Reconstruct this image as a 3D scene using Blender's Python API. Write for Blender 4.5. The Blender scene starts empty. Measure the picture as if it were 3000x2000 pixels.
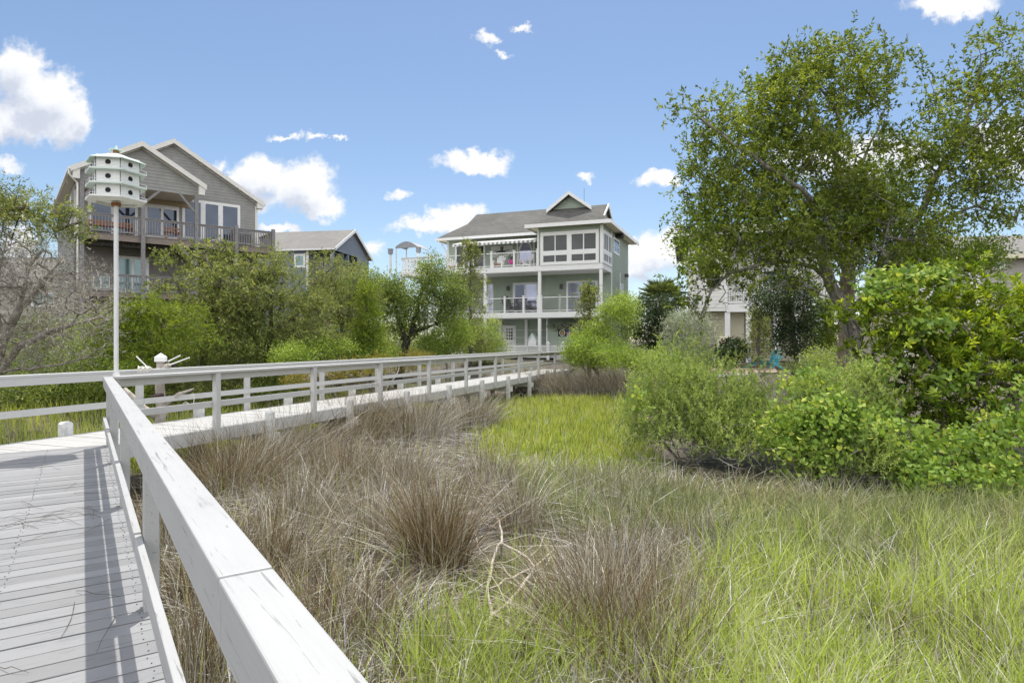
import bpy, math, random
import numpy as np
from mathutils import Vector, Matrix
random.seed(11); rng = np.random.default_rng(11)
F = 1850.0; EYE = 2.35
SC = bpy.context.scene; COL = SC.collection
ORG = {}
def Pt(sx, sy, Y): return np.array([(sx-1500)/F*Y, Y, EYE+(1000-sy)/F*Y])
def sstep(a, b, x):
    t = np.clip((x-a)/(b-a), 0, 1); return t*t*(3-2*t)
def gz(x, y):
    x = np.asarray(x, float); y = np.asarray(y, float)
    h = 1.25*sstep(27, 37, y+0.12*np.abs(x))
    left = sstep(0, 9, (0.3625*y-10.49-x)) * sstep(11, 20, y)
    h = np.maximum(h, 0.75*left)
    right = sstep(11, 19, y)*sstep(3.2, 7.0, x-0.05*y)
    h = np.maximum(h, 0.55*right+0.45*sstep(22, 30, y)*sstep(6, 11, x))
    return h + 0.035*np.sin(x*2.1+y*1.3)*np.cos(y*1.7-x*.6) + 0.02*np.sin(x*5.3)*np.sin(y*4.1+1)
# ------------------------------------------------------------------ objects
def tag(o, label=None, cat=None, group=None, kind=None):
    if label: o['label'] = label
    if cat: o['category'] = cat
    if group: o['group'] = group
    if kind: o['kind'] = kind
    return o
def root(name, loc, label, cat, group=None):
    o = bpy.data.objects.new(name, None); COL.objects.link(o)
    o.empty_display_size = .2; o.location = loc; ORG[o] = np.array(loc, float)
    return tag(o, label, cat, group)
def link(name, me, mat, parent):
    o = bpy.data.objects.new(name, me); COL.objects.link(o)
    for m in (mat if isinstance(mat, (list, tuple)) else [mat]): me.materials.append(m)
    if parent is not None:
        o.parent = parent; ORG[o] = ORG[parent]
    else: ORG[o] = np.zeros(3)
    return o
def npmesh(name, V, Q, mat, parent=None, var=None, own=None):
    me = bpy.data.meshes.new(name); V = np.asarray(V, np.float32).reshape(-1, 3)
    org = ORG[parent] if parent is not None else (own if own is not None else np.zeros(3))
    V = V-np.asarray(org, np.float32); k = Q.shape[1]
    me.vertices.add(len(V)); me.vertices.foreach_set('co', V.ravel())
    me.loops.add(Q.size); me.loops.foreach_set('vertex_index', Q.astype(np.int32).ravel())
    me.polygons.add(len(Q)); me.polygons.foreach_set('loop_start', np.arange(0, Q.size, k, dtype=np.int32))
    me.update(calc_edges=True)
    if var is not None:
        a = me.attributes.new('v', 'FLOAT', 'POINT'); a.data.foreach_set('value', np.asarray(var, np.float32))
    o = link(name, me, mat, parent)
    if parent is None and own is not None: o.location = own; ORG[o] = np.array(own, float)
    return o
class Fr:
    """house frame: t along the front, s backwards, z up"""
    def __init__(s, o, ang):
        s.o = np.array(o, float); s.a = np.array([math.cos(ang), math.sin(ang), 0]); s.b = np.array([-math.sin(ang), math.cos(ang), 0])
    def p(s, t, d, z): return s.o + s.a*t + s.b*d + np.array([0, 0, z])
    def side(s, t, d, right=True):   # frame of a side wall whose front faces +a (right) or -a
        f = Fr((0, 0, 0), 0); f.o = s.p(t, d, 0)
        if right: f.a, f.b = s.b.copy(), -s.a
        else: f.a, f.b = -s.b, s.a.copy()
        return f
WF = Fr((0, 0, 0), 0)
BOXF = [(0,3,2,1),(4,5,6,7),(0,1,5,4),(1,2,6,5),(2,3,7,6),(3,0,4,7)]
class MB:
    def __init__(s): s.v = []; s.f = []; s.uv = []
    def add(s, vs, fs, uvs=None):
        n = len(s.v); s.v += [tuple(map(float, q)) for q in vs]
        for i, f in enumerate(fs):
            s.f.append(tuple(n+k for k in f)); s.uv.append(uvs[i] if uvs else None)
        return s
    def bx(s, fr, t0, t1, d0, d1, z0, z1):
        if t0 > t1: t0, t1 = t1, t0
        if d0 > d1: d0, d1 = d1, d0
        return s.add([fr.p(*q) for q in ((t0,d0,z0),(t1,d0,z0),(t1,d1,z0),(t0,d1,z0),(t0,d0,z1),(t1,d0,z1),(t1,d1,z1),(t0,d1,z1))], BOXF)
    def beam(s, p0, p1, o0, o1, z0, z1, dz=0):
        p0 = np.array(p0, float); p1 = np.array(p1, float); d = p1-p0; d /= np.hypot(*d); n = np.array([-d[1], d[0]])
        c = [p0+n*o0, p1+n*o0, p1+n*o1, p0+n*o1]
        if o1 < o0: c = c[::-1]
        return s.add([(*q, z0) for q in c]+[(*q, z1) for q in c], BOXF)
    def bar(s, p, q, w, h=None, up=(0,0,1)):
        h = h or w; p = np.array(p, float); q = np.array(q, float); d = q-p; d /= np.linalg.norm(d); u = np.array(up, float)
        if abs(d@u) > .95: u = np.array([0, 1., 0])
        x = np.cross(d, u); x /= np.linalg.norm(x); y = np.cross(x, d)
        c = []
        for e in (p, q):
            for i, j in ((-1,-1),(1,-1),(1,1),(-1,1)): c.append(e+x*i*w/2+y*j*h/2)
        return s.add(c, [(0,1,2,3),(7,6,5,4),(0,4,5,1),(1,5,6,2),(2,6,7,3),(3,7,4,0)])
    def tube(s, path, rad, n=6, cap=True):
        path = [np.array(p, float) for p in path]; m = len(path)
        if not hasattr(rad, '__len__'): rad = [rad]*m
        ref = np.array([.31, .17, .93]); rings = []
        for i, p in enumerate(path):
            d = path[min(i+1, m-1)]-path[max(i-1, 0)]; d = d/(np.linalg.norm(d)+1e-9)
            r = ref if abs(d@ref) < .9 else np.array([1., 0, 0])
            x = np.cross(d, r); x /= np.linalg.norm(x); y = np.cross(d, x)
            rings += [p+rad[i]*(math.cos(k*2*math.pi/n)*x+math.sin(k*2*math.pi/n)*y) for k in range(n)]
        fs = [(i*n+k, i*n+(k+1) % n, (i+1)*n+(k+1) % n, (i+1)*n+k) for i in range(m-1) for k in range(n)]
        if cap: fs += [tuple(range(n))[::-1], tuple((m-1)*n+k for k in range(n))]
        return s.add(rings, fs)
    def prism(s, pts, z0, z1):
        n = len(pts); return s.add([(*p, z0) for p in pts]+[(*p, z1) for p in pts],
            [tuple(range(n))[::-1], tuple(range(n, 2*n))]+[(k, (k+1) % n, n+(k+1) % n, n+k) for k in range(n)])
    def slab(s, pts, th, uva=None):
        """thick roof sheet from 3+ points (outside up), uv along first edge / up the slope"""
        P = [np.array(p, float) for p in pts]; n = len(P)
        e = P[1]-P[0]; e /= np.linalg.norm(e); nn = np.cross(P[1]-P[0], P[2]-P[1]); nn /= np.linalg.norm(nn)
        if nn[2] < 0: nn = -nn
        w = np.cross(nn, e); uv = [(float((p-P[0])@e), float((p-P[0])@w)) for p in P]
        top = tuple(range(n)); 
        s.add(P+[p-nn*th for p in P], [top, tuple(range(n, 2*n))[::-1]]+[(k, n+k, n+(k+1) % n, (k+1) % n) for k in range(n)],
              [uv, uv[::-1]]+[[uv[k], uv[k], uv[(k+1) % n], uv[(k+1) % n]] for k in range(n)])
        return s
    def siding(s, fr, poly, h=.17, d=0., out=.022):
        """lap siding on a convex (t,z) polygon facing -s"""
        zs = [p[1] for p in poly]; z = min(zs); zm = max(zs); n = len(poly)
        def span(zz):
            r = []
            for i in range(n):
                (a, b), (c, e) = poly[i], poly[(i+1) % n]
                if abs(e-b) < 1e-9:
                    if abs(zz-b) < 1e-6: r += [a, c]
                elif min(b, e)-1e-6 <= zz <= max(b, e)+1e-6: r.append(a+(c-a)*(zz-b)/(e-b))
            return (min(r), max(r)) if r else None
        while z < zm-.01:
            z1 = min(z+h, zm); A, B = span(z), span(z1-1e-5)
            if A and B:
                v = [fr.p(A[0], d-out, z), fr.p(A[1], d-out, z), fr.p(B[1], d-.004, z1), fr.p(B[0], d-.004, z1), fr.p(A[0], d+.01, z), fr.p(A[1], d+.01, z)]
                s.add(v, [(0,1,2,3), (4,5,1,0)])
            z = z1
        return s
    def build(s, name, mat, parent=None, bevel=0, smooth=False, own=None):
        me = bpy.data.meshes.new(name)
        org = ORG[parent] if parent is not None else (np.array(own, float) if own is not None else np.zeros(3))
        me.from_pydata([tuple(np.array(q)-org) for q in s.v], [], s.f)
        if any(u for u in s.uv):
            L = me.uv_layers.new(name='uv'); k = 0
            for f, u in zip(s.f, s.uv):
                for i in range(len(f)):
                    if u: L.data[k].uv = u[i]
                    k += 1
        me.update(); me.validate()
        if smooth: me.polygons.foreach_set('use_smooth', [True]*len(me.polygons))
        o = link(name, me, mat, parent)
        if parent is None and own is not None: o.location = own; ORG[o] = org
        if bevel:
            b = o.modifiers.new('b', 'BEVEL'); b.width = bevel; b.segments = 2; b.limit_method = 'ANGLE'
        return o
# ------------------------------------------------------------------ materials
def nmat(name):
    m = bpy.data.materials.new(name); m.use_nodes = True; nt = m.node_tree; nt.nodes.clear()
    return m, nt, nt.nodes, nt.links
def nd(nt, typ, **kw):
    n = nt.nodes.new(typ)
    for k, v in kw.items():
        if k.startswith('i_'): n.inputs[k[2:].replace('_', ' ')].default_value = v
        else: setattr(n, k, v)
    return n
def ramp(nt, fac, stops):
    r = nt.nodes.new('ShaderNodeValToRGB'); e = r.color_ramp.elements
    while len(e) < len(stops): e.new(.5)
    for x, (p, c) in zip(e, stops):
        x.position = p; x.color = (*c, 1)
    nt.links.new(fac, r.inputs[0]); return r.outputs[0]
def mixc(nt, f, a, b, mode='MIX'):
    m = nt.nodes.new('ShaderNodeMix'); m.data_type = 'RGBA'; m.blend_type = mode
    for i, x in ((0, f), (6, a), (7, b)):
        if hasattr(x, 'links'): nt.links.new(x, m.inputs[i])
        elif isinstance(x, tuple): m.inputs[i].default_value = (*x, 1)
        else: m.inputs[i].default_value = x
    return m.outputs[2]
def noise(nt, scale, detail=4, vec=None, rough=.55, dist=0):
    n = nd(nt, 'ShaderNodeTexNoise'); n.inputs['Scale'].default_value = scale; n.inputs['Detail'].default_value = detail
    n.inputs['Roughness'].default_value = rough; n.inputs['Distortion'].default_value = dist
    if vec is not None: nt.links.new(vec, n.inputs['Vector'])
    return n.outputs['Fac']
def coords(nt, kind='Object', scale=(1,1,1), rot=(0,0,0)):
    t = nd(nt, 'ShaderNodeTexCoord'); m = nd(nt, 'ShaderNodeMapping'); m.inputs['Scale'].default_value = scale; m.inputs['Rotation'].default_value = rot
    nt.links.new(t.outputs[kind], m.inputs[0]); return m.outputs[0]
def principled(nt, col, rough=.6, spec=.4, metal=0, bump=None, bstr=.3, bdist=.01):
    b = nd(nt, 'ShaderNodeBsdfPrincipled'); o = nd(nt, 'ShaderNodeOutputMaterial')
    if hasattr(col, 'links'): nt.links.new(col, b.inputs['Base Color'])
    else: b.inputs['Base Color'].default_value = (*col, 1)
    b.inputs['Roughness'].default_value = rough; b.inputs['Specular IOR Level'].default_value = spec; b.inputs['Metallic'].default_value = metal
    if bump is not None:
        n = nd(nt, 'ShaderNodeBump'); n.inputs['Strength'].default_value = bstr; n.inputs['Distance'].default_value = bdist
        nt.links.new(bump, n.inputs['Height']); nt.links.new(n.outputs[0], b.inputs['Normal'])
    nt.links.new(b.outputs[0], o.inputs[0]); return b
def m_plain(name, col, rough=.6, var=.12, scale=6, spec=.35, metal=0):
    m, nt, N, L = nmat(name); f = noise(nt, scale, 5, coords(nt))
    lo = tuple(c*(1-var) for c in col); hi = tuple(min(1, c*(1+var)) for c in col)
    principled(nt, ramp(nt, f, [(.3, lo), (.7, hi)]), rough, spec, metal, f, .12, .01); return m
def m_paint(name, col, dirt, ang=0., grain=1., dirtamt=.5, rough=.5, iv=.88):
    """brushed painted timber: grain streaks run along the direction ang (plan angle)"""
    m, nt, N, L = nmat(name)
    v = coords(nt, 'Object', (1, 1, 1), (0, 0, -ang)); mp = nd(nt, 'ShaderNodeMapping'); mp.inputs['Scale'].default_value = (1.6, 26, 26); L.new(v, mp.inputs[0])
    g = noise(nt, 1.6, 6, mp.outputs[0], .65, .6); p = noise(nt, 2.3, 4, v)
    mp2 = nd(nt, 'ShaderNodeMapping'); mp2.inputs['Scale'].default_value = (3., 60, 60); L.new(v, mp2.inputs[0])
    c = noise(nt, 1.1, 3, mp2.outputs[0], .6, 1.2)
    k = nd(nt, 'ShaderNodeMath', operation='MULTIPLY'); L.new(g, k.inputs[0]); L.new(p, k.inputs[1])
    geo = nd(nt, 'ShaderNodeNewGeometry')
    isl = ramp(nt, geo.outputs['Random Per Island'], [(0, (iv, iv, iv*.985)), (1, (1, 1, 1))])
    base = mixc(nt, 1.0, ramp(nt, k.outputs[0], [(.12, tuple(x*(1-.0) for x in col)), (.36, tuple(x*.93 for x in col)), (.52, tuple(a*(1-dirtamt)+b*dirtamt for a, b in zip(col, dirt)))]), isl, 'MULTIPLY')
    crack = ramp(nt, c, [(.32, (1, 1, 1)), (.37, (0, 0, 0))])
    cm = nd(nt, 'ShaderNodeMath', operation='MULTIPLY'); L.new(crack, cm.inputs[0]); cm.inputs[1].default_value = .55*grain
    base = mixc(nt, cm.outputs[0], base, dirt)
    principled(nt, base, rough, .35, 0, g, .25*grain, .006); return m
def m_leaf(name, c0, c1, c2, trans=.4, rough=.5, tint=(1.25, 1.2, .6), spec=.35, patch=1.2, gain=1.45):
    m, nt, N, L = nmat(name)
    a = nd(nt, 'ShaderNodeAttribute', attribute_name='v')
    n = noise(nt, patch, 3, coords(nt))
    s = nd(nt, 'ShaderNodeMath', operation='MULTIPLY_ADD'); L.new(n, s.inputs[0]); s.inputs[1].default_value = .7; s.inputs[2].default_value = -.35
    s2 = nd(nt, 'ShaderNodeMath', operation='ADD', use_clamp=True); L.new(a.outputs['Fac'], s2.inputs[0]); L.new(s.outputs[0], s2.inputs[1])
    c0, c1, c2 = [tuple(min(.62, x*gain*1.12) for x in c) for c in (c0, c1, c2)]
    col = ramp(nt, s2.outputs[0], [(.08, c0), (.55, c1), (.95, c2)])
    b = principled(nt, col, rough, spec); out = [x for x in N if x.type == 'OUTPUT_MATERIAL'][0]
    t = nd(nt, 'ShaderNodeBsdfTranslucent'); L.new(mixc(nt, 1.0, col, tint, 'MULTIPLY'), t.inputs[0])
    mx = nd(nt, 'ShaderNodeMixShader'); mx.inputs[0].default_value = trans
    L.new(b.outputs[0], mx.inputs[1]); L.new(t.outputs[0], mx.inputs[2]); L.new(mx.outputs[0], out.inputs[0]); return m
def m_bark(name, c0, c1, scale=14):
    m, nt, N, L = nmat(name); v = coords(nt, 'Object', (1, 1, .3)); f = noise(nt, scale, 6, v, .7)
    principled(nt, ramp(nt, f, [(.35, c0), (.62, c1)]), .9, .15, 0, f, .9, .03); return m
def m_shingle(name, c0, c1, c2):
    m, nt, N, L = nmat(name)
    t = nd(nt, 'ShaderNodeTexCoord'); b = nd(nt, 'ShaderNodeTexBrick', offset=.5); L.new(t.outputs['UV'], b.inputs['Vector'])
    b.inputs['Scale'].default_value = 1; b.inputs['Brick Width'].default_value = .33; b.inputs['Row Height'].default_value = .145
    b.inputs['Mortar Size'].default_value = .008; b.inputs['Bias'].default_value = -.1
    b.inputs['Color1'].default_value = (*c0, 1); b.inputs['Color2'].default_value = (*c1, 1); b.inputs['Mortar'].default_value = (*c2, 1)
    f = noise(nt, 40, 3, coords(nt)); g = noise(nt, .5, 4, coords(nt))
    c = mixc(nt, .5, b.outputs['Color'], ramp(nt, f, [(.3, c2), (.7, c1)]))
    c = mixc(nt, .25, c, ramp(nt, g, [(.3, c2), (.7, c1)]))
    principled(nt, c, .9, .2, 0, b.outputs['Fac'], -.4, .02); return m
def m_glass(name, col, rough=.06, metal=.0, spec=.8, wav=.3):
    m, nt, N, L = nmat(name); f = noise(nt, .8, 2, coords(nt))
    principled(nt, ramp(nt, f, [(.3, tuple(c*.8 for c in col)), (.7, tuple(c*1.15 for c in col))]), rough, spec, metal); return m
M = {}
def mats():
    ga = math.atan2(-.822, .57)
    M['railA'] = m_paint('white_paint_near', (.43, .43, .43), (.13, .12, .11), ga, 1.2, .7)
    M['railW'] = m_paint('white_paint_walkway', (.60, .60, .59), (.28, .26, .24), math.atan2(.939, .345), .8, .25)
    M['paintv'] = m_plain('white_paint_posts', (.78, .78, .78), .5, .08, 9)
    M['pile'] = m_plain('faded_white_piling', (.66, .66, .64), .7, .2, 12)
    M['piledark'] = m_plain('wet_dark_piling', (.05, .043, .036), .8, .4, 9)
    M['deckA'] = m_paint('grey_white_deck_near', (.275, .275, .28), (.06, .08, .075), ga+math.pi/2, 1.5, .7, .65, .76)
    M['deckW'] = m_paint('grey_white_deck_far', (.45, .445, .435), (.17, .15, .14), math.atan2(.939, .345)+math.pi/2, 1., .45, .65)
    M['white'] = m_plain('white_trim', (.80, .80, .79), .5, .04, 5)
    M['white2'] = m_plain('bird_house_white', (.80, .81, .79), .45, .05, 14)
    M['tray'] = m_plain('pale_mint_tray', (.66, .74, .69), .5, .08, 10); M['mint'] = m_plain('mint_sheet_metal', (.62, .74, .68), .45, .08, 10)
    M['pole'] = m_plain('pole_metal', (.70, .70, .70), .45, .06, 7)
    M['rust'] = m_plain('rust', (.30, .14, .06), .9, .3, 30)
    M['black'] = m_plain('black', (.012, .012, .015), .6, .2)
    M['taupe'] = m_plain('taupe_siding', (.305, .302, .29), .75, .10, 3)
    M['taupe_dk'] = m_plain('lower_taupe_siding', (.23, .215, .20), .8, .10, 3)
    M['fascia'] = m_plain('warm_white_fascia', (.74, .72, .68), .55, .05)
    M['green'] = m_plain('sage_siding', (.35, .405, .335), .7, .06, 2)
    M['blue'] = m_plain('blue_grey_siding', (.20, .235, .28), .75, .1, 3)
    M['cream'] = m_plain('cream_siding', (.72, .68, .52), .7, .06, 3)
    M['wsiding'] = m_plain('white_siding', (.74, .73, .69), .65, .05, 3)
    M['beige'] = m_plain('beige_siding', (.42, .40, .36), .7, .08, 3)
    M['wood'] = m_plain('weathered_grey_timber', (.24, .23, .235), .85, .3, 16)
    M['wood2'] = m_plain('weathered_brown_timber', (.25, .21, .185), .85, .3, 16)
    M['soffit'] = m_plain('porch_ceiling', (.55, .52, .44), .6, .06)
    M['tan'] = m_plain('tan_wall', (.30, .24, .15), .7, .1)
    M['roofG'] = m_shingle('dark_shingles', (.09, .09, .085), (.18, .177, .166), (.045, .045, .042))
    M['roofL'] = m_shingle('brown_shingles', (.10, .09, .08), (.16, .145, .13), (.06, .055, .05))
    M['roofB'] = m_shingle('grey_shingles', (.19, .18, .17), (.27, .26, .245), (.11, .105, .10))
    M['paneS'] = m_glass('grey_screen', (.105, .11, .112), .45, 0, .4)
    M['paneB'] = m_glass('slate_blue_glass', (.055, .075, .11), .04, .45, .9)
    M['paneL'] = m_glass('pale_painted_reflection', (.34, .36, .47), .08, .5, .8)  # pale lavender cloud reflection painted into the base colour
    M['paneD'] = m_glass('dark_glass', (.02, .024, .03), .05, .2, .8)
    M['paneT'] = m_glass('teal_glass', (.20, .30, .30), .1, .3, .8)
    M['orange'] = m_plain('orange_wood', (.36, .14, .05), .6, .2, 12)
    M['tanseat'] = m_plain('tan_cushion', (.46, .28, .13), .8, .1, 12)
    M['grey'] = m_plain('dark_grey_chair', (.10, .10, .105), .6, .15)
    M['magenta'] = m_plain('magenta_pot', (.65, .03, .30), .5, .1)
    M['turq'] = m_plain('turquoise_paint', (.10, .42, .52), .55, .15, 9)
    M['drift'] = m_bark('driftwood', (.26, .23, .20), (.50, .46, .41), 10)
    M['rope'] = m_plain('pale_rope', (.60, .58, .52), .9, .15, 60)
    M['bottle'] = m_glass('red_brown_glass', (.05, .008, .008), .08, 0, .8)
    M['deadwood'] = m_bark('dead_branch_bark', (.36, .30, .24), (.62, .55, .47), 22)
    M['lichen'] = m_plain('grey_lichen', (.34, .35, .32), .95, .3, 40)
    M['barkO'] = m_bark('oak_bark', (.10, .09, .08), (.32, .295, .265))
    M['barkC'] = m_bark('cedar_bark', (.06, .048, .04), (.20, .175, .155))
    M['barkG'] = m_bark('grey_twig_bark', (.15, .132, .112), (.36, .33, .295), 8)
    M['barkD'] = m_bark('dark_bark', (.03, .026, .024), (.11, .10, .09))
    M['barkP'] = m_bark('palm_bark', (.19, .15, .11), (.37, .31, .24), 9)
    M['oak'] = m_leaf('oak_leaf', (.022, .036, .010), (.068, .092, .016), (.155, .18, .03), .42, .5, (1.3, 1.22, .5), .25, .55, 2.25)
    M['oaklit'] = m_leaf('oak_lit_leaf', (.05, .085, .015), (.11, .16, .025), (.22, .26, .04), .5, .45, (1.3, 1.25, .5))  # lit copy of the oak leaf, light put into its colour
    M['cedar'] = m_leaf('cedar_spray', (.030, .046, .014), (.105, .122, .04), (.215, .22, .078), .34, .6, (1.2, 1.15, .6), .15, 1.2, 2.0)
    M['cedarbright'] = m_leaf('bright_cedar_spray', (.055, .085, .014), (.115, .16, .022), (.20, .235, .035), .4, .6, (1.2, 1.15, .5), .2, 1.2, 1.5)
    M['yaupon'] = m_leaf('holly_leaf', (.028, .046, .014), (.080, .112, .028), (.19, .21, .06), .38, .45, (1.25, 1.2, .5), .25, 1.2, 2.05)
    M['light'] = m_leaf('bright_shrub_leaf', (.06, .095, .018), (.165, .225, .042), (.30, .36, .085), .42, .5, (1.15, 1.15, .55), .25, .6, 1.55)
    M['elder'] = m_leaf('marsh_elder_leaf', (.075, .105, .035), (.165, .215, .065), (.29, .345, .11), .42, .5, (1.15, 1.15, .55), .25, 1.2, 1.75)
    M['myrtle'] = m_leaf('glossy_bush_leaf', (.030, .052, .009), (.095, .135, .016), (.25, .275, .035), .45, .5, (1.3, 1.3, .4), .2, .8, 1.95)
    M['grape'] = m_leaf('grape_leaf', (.065, .115, .02), (.145, .215, .036), (.34, .36, .07), .42, .55, (1.25, 1.25, .45), .2, 1.0, 1.6)
    M['olive'] = m_leaf('silver_leaf', (.11, .13, .085), (.21, .235, .165), (.36, .385, .29), .25, .6, (1.1, 1.1, .8), .3)
    M['darkleaf'] = m_leaf('dark_evergreen_leaf', (.010, .018, .008), (.022, .036, .014), (.06, .085, .035), .25, .45, (1.2, 1.2, .6), .3, 1.2, 2.0)
    M['palm'] = m_leaf('palm_frond', (.035, .05, .018), (.08, .105, .04), (.17, .19, .09), .3, .5, (1.2, 1.2, .6), .3)
    M['deadfrond'] = m_leaf('dead_palm_frond', (.09, .045, .028), (.18, .10, .06), (.27, .17, .11), .25, .8, (1.2, 1, .7), .1)
    M['rustleaf'] = m_leaf('rusty_low_shrub', (.08, .085, .02), (.17, .155, .035), (.25, .20, .06), .35, .6, (1.2, 1.1, .5), .2)
    M['drytwig'] = m_leaf('grey_dead_spray', (.10, .09, .07), (.21, .19, .155), (.40, .375, .33), .1, .9, (1, 1, 1), .1)
    M['marsh'] = m_leaf('marsh_grass_blade', (.11, .125, .035), (.25, .315, .052), (.44, .44, .15), .42, .6, (1.2, 1.2, .45), .2, .45)
    M['cord'] = m_leaf('cordgrass_blade', (.085, .10, .035), (.21, .262, .048), (.50, .47, .20), .42, .55, (1.2, 1.2, .5), .25, .9, 1.85)
    M['dullgrass'] = m_leaf('shaded_grass_blade', (.075, .10, .035), (.16, .19, .075), (.38, .35, .20), .35, .6, (1.1, 1.1, .7), .3, .9)
    M['rush'] = m_leaf('needlerush_stem', (.045, .032, .014), (.20, .172, .115), (.55, .495, .40), .12, .55, (1.1, 1, .8), .35, .7)
    M['rushdk'] = m_leaf('brown_needlerush_stem', (.04, .03, .012), (.172, .128, .068), (.50, .43, .32), .12, .55, (1.1, 1, .8), .35, .7)
    M['thatch'] = m_leaf('dead_rush_thatch', (.10, .08, .06), (.25, .213, .16), (.54, .48, .395), .1, .7, (1, 1, 1), .25, .8)
    m, nt, N, L = nmat('marsh_mud')
    v = coords(nt); f = noise(nt, 2.2, 8, v, .65); g = noise(nt, .35, 4, v); h = noise(nt, 22, 5, v, .7)
    c = ramp(nt, f, [(.3, (.05, .042, .036)), (.55, (.125, .105, .088)), (.75, (.20, .17, .145))])
    c = mixc(nt, ramp(nt, g, [(.46, (0, 0, 0)), (.6, (.55, .55, .55))]), c, (.075, .088, .028))
    principled(nt, c, .9, .2, 0, h, .9, .04); M['mud'] = m
    M['mulch'] = m_plain('red_brown_mulch', (.25, .185, .15), .95, .35, 30)
# ------------------------------------------------------------------ vegetation tools
def nrm(a): return a/(np.linalg.norm(a, axis=-1, keepdims=True)+1e-9)
def rdir(n, up=0.0):
    d = rng.normal(size=(n, 3)); d = nrm(d); d[:, 2] += up; return nrm(d)
def leaves(P, D, N, L, W, shape='d', fold=.12):
    """leaf blades: P base, D axis, N normal -> verts, faces"""
    D = nrm(D); S = nrm(np.cross(D, N)); N = np.cross(S, D); n = len(P)
    L = np.broadcast_to(L, n)[:, None]; W = np.broadcast_to(W, n)[:, None]
    if shape == 'd':
        V = np.stack([P, P+D*L*.45+S*W*.5+N*W*fold, P+D*L-N*L*.08, P+D*L*.45-S*W*.5+N*W*fold], 1); k = 4
    elif shape == 'e':   # broader leaf, 6 corners
        V = np.stack([P, P+D*L*.28+S*W*.42+N*W*fold, P+D*L*.66+S*W*.46+N*W*fold*.6, P+D*L-N*L*.1, P+D*L*.66-S*W*.46+N*W*fold*.6, P+D*L*.28-S*W*.42+N*W*fold], 1); k = 6
    else:                # heart
        V = np.stack([P+D*L*.12, P-D*L*.02+S*W*.26, P+D*L*.22+S*W*.52+N*W*fold, P+D*L*.62+S*W*.42+N*W*fold, P+D*L, P+D*L*.62-S*W*.42+N*W*fold, P+D*L*.22-S*W*.52+N*W*fold, P-D*L*.02-S*W*.26], 1); k = 8
    return V.reshape(-1, 3), np.arange(n*k).reshape(n, k), k
def blades(B, H, lean, bend, W, seg=3):
    """grass blades from base points B; lean = xy vector (n,2) tip offset / height"""
    n = len(B); a = rng.uniform(0, 2*np.pi, n); S = np.stack([np.cos(a), np.sin(a), np.zeros(n)], 1)
    V = []
    for i in range(seg+1):
        t = i/seg; off = lean*(H[:, None])*(t**(1+bend))
        z = H*(t-.35*np.hypot(lean[:, 0], lean[:, 1])*t*t)
        c = B+np.stack([off[:, 0], off[:, 1], np.maximum(z, .01*t)], 1)
        w = (W*(1-.9*t**2))[:, None]*S*.5
        V += [c-w, c+w]
    V = np.stack(V, 1); k = 2*(seg+1); base = (np.arange(n)*k)[:, None]
    Q = np.concatenate([base+np.array([[2*i, 2*i+1, 2*i+3, 2*i+2]]) for i in range(seg)], 0)
    return V.reshape(-1, 3), Q, k
def blobs_sample(blobs, n, shell=.55):
    """points in a union of ellipsoids (sx, sy, Y, rx px, ry px, rd metres, weight)"""
    w = np.array([b[3]*b[4]*(b[6] if len(b) > 6 else 1) for b in blobs], float); w /= w.sum()
    out = []
    for b, k in zip(blobs, rng.multinomial(n, w)):
        c = Pt(b[0], b[1], b[2]); s = b[2]/F
        r = rng.uniform(0, 1, k)**(1/3.); r = r*(1-shell)+shell*np.sqrt(r)
        out.append(c+rdir(k)*r[:, None]*np.array([b[3]*s, b[5], b[4]*s]))
    return np.concatenate(out)
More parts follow.
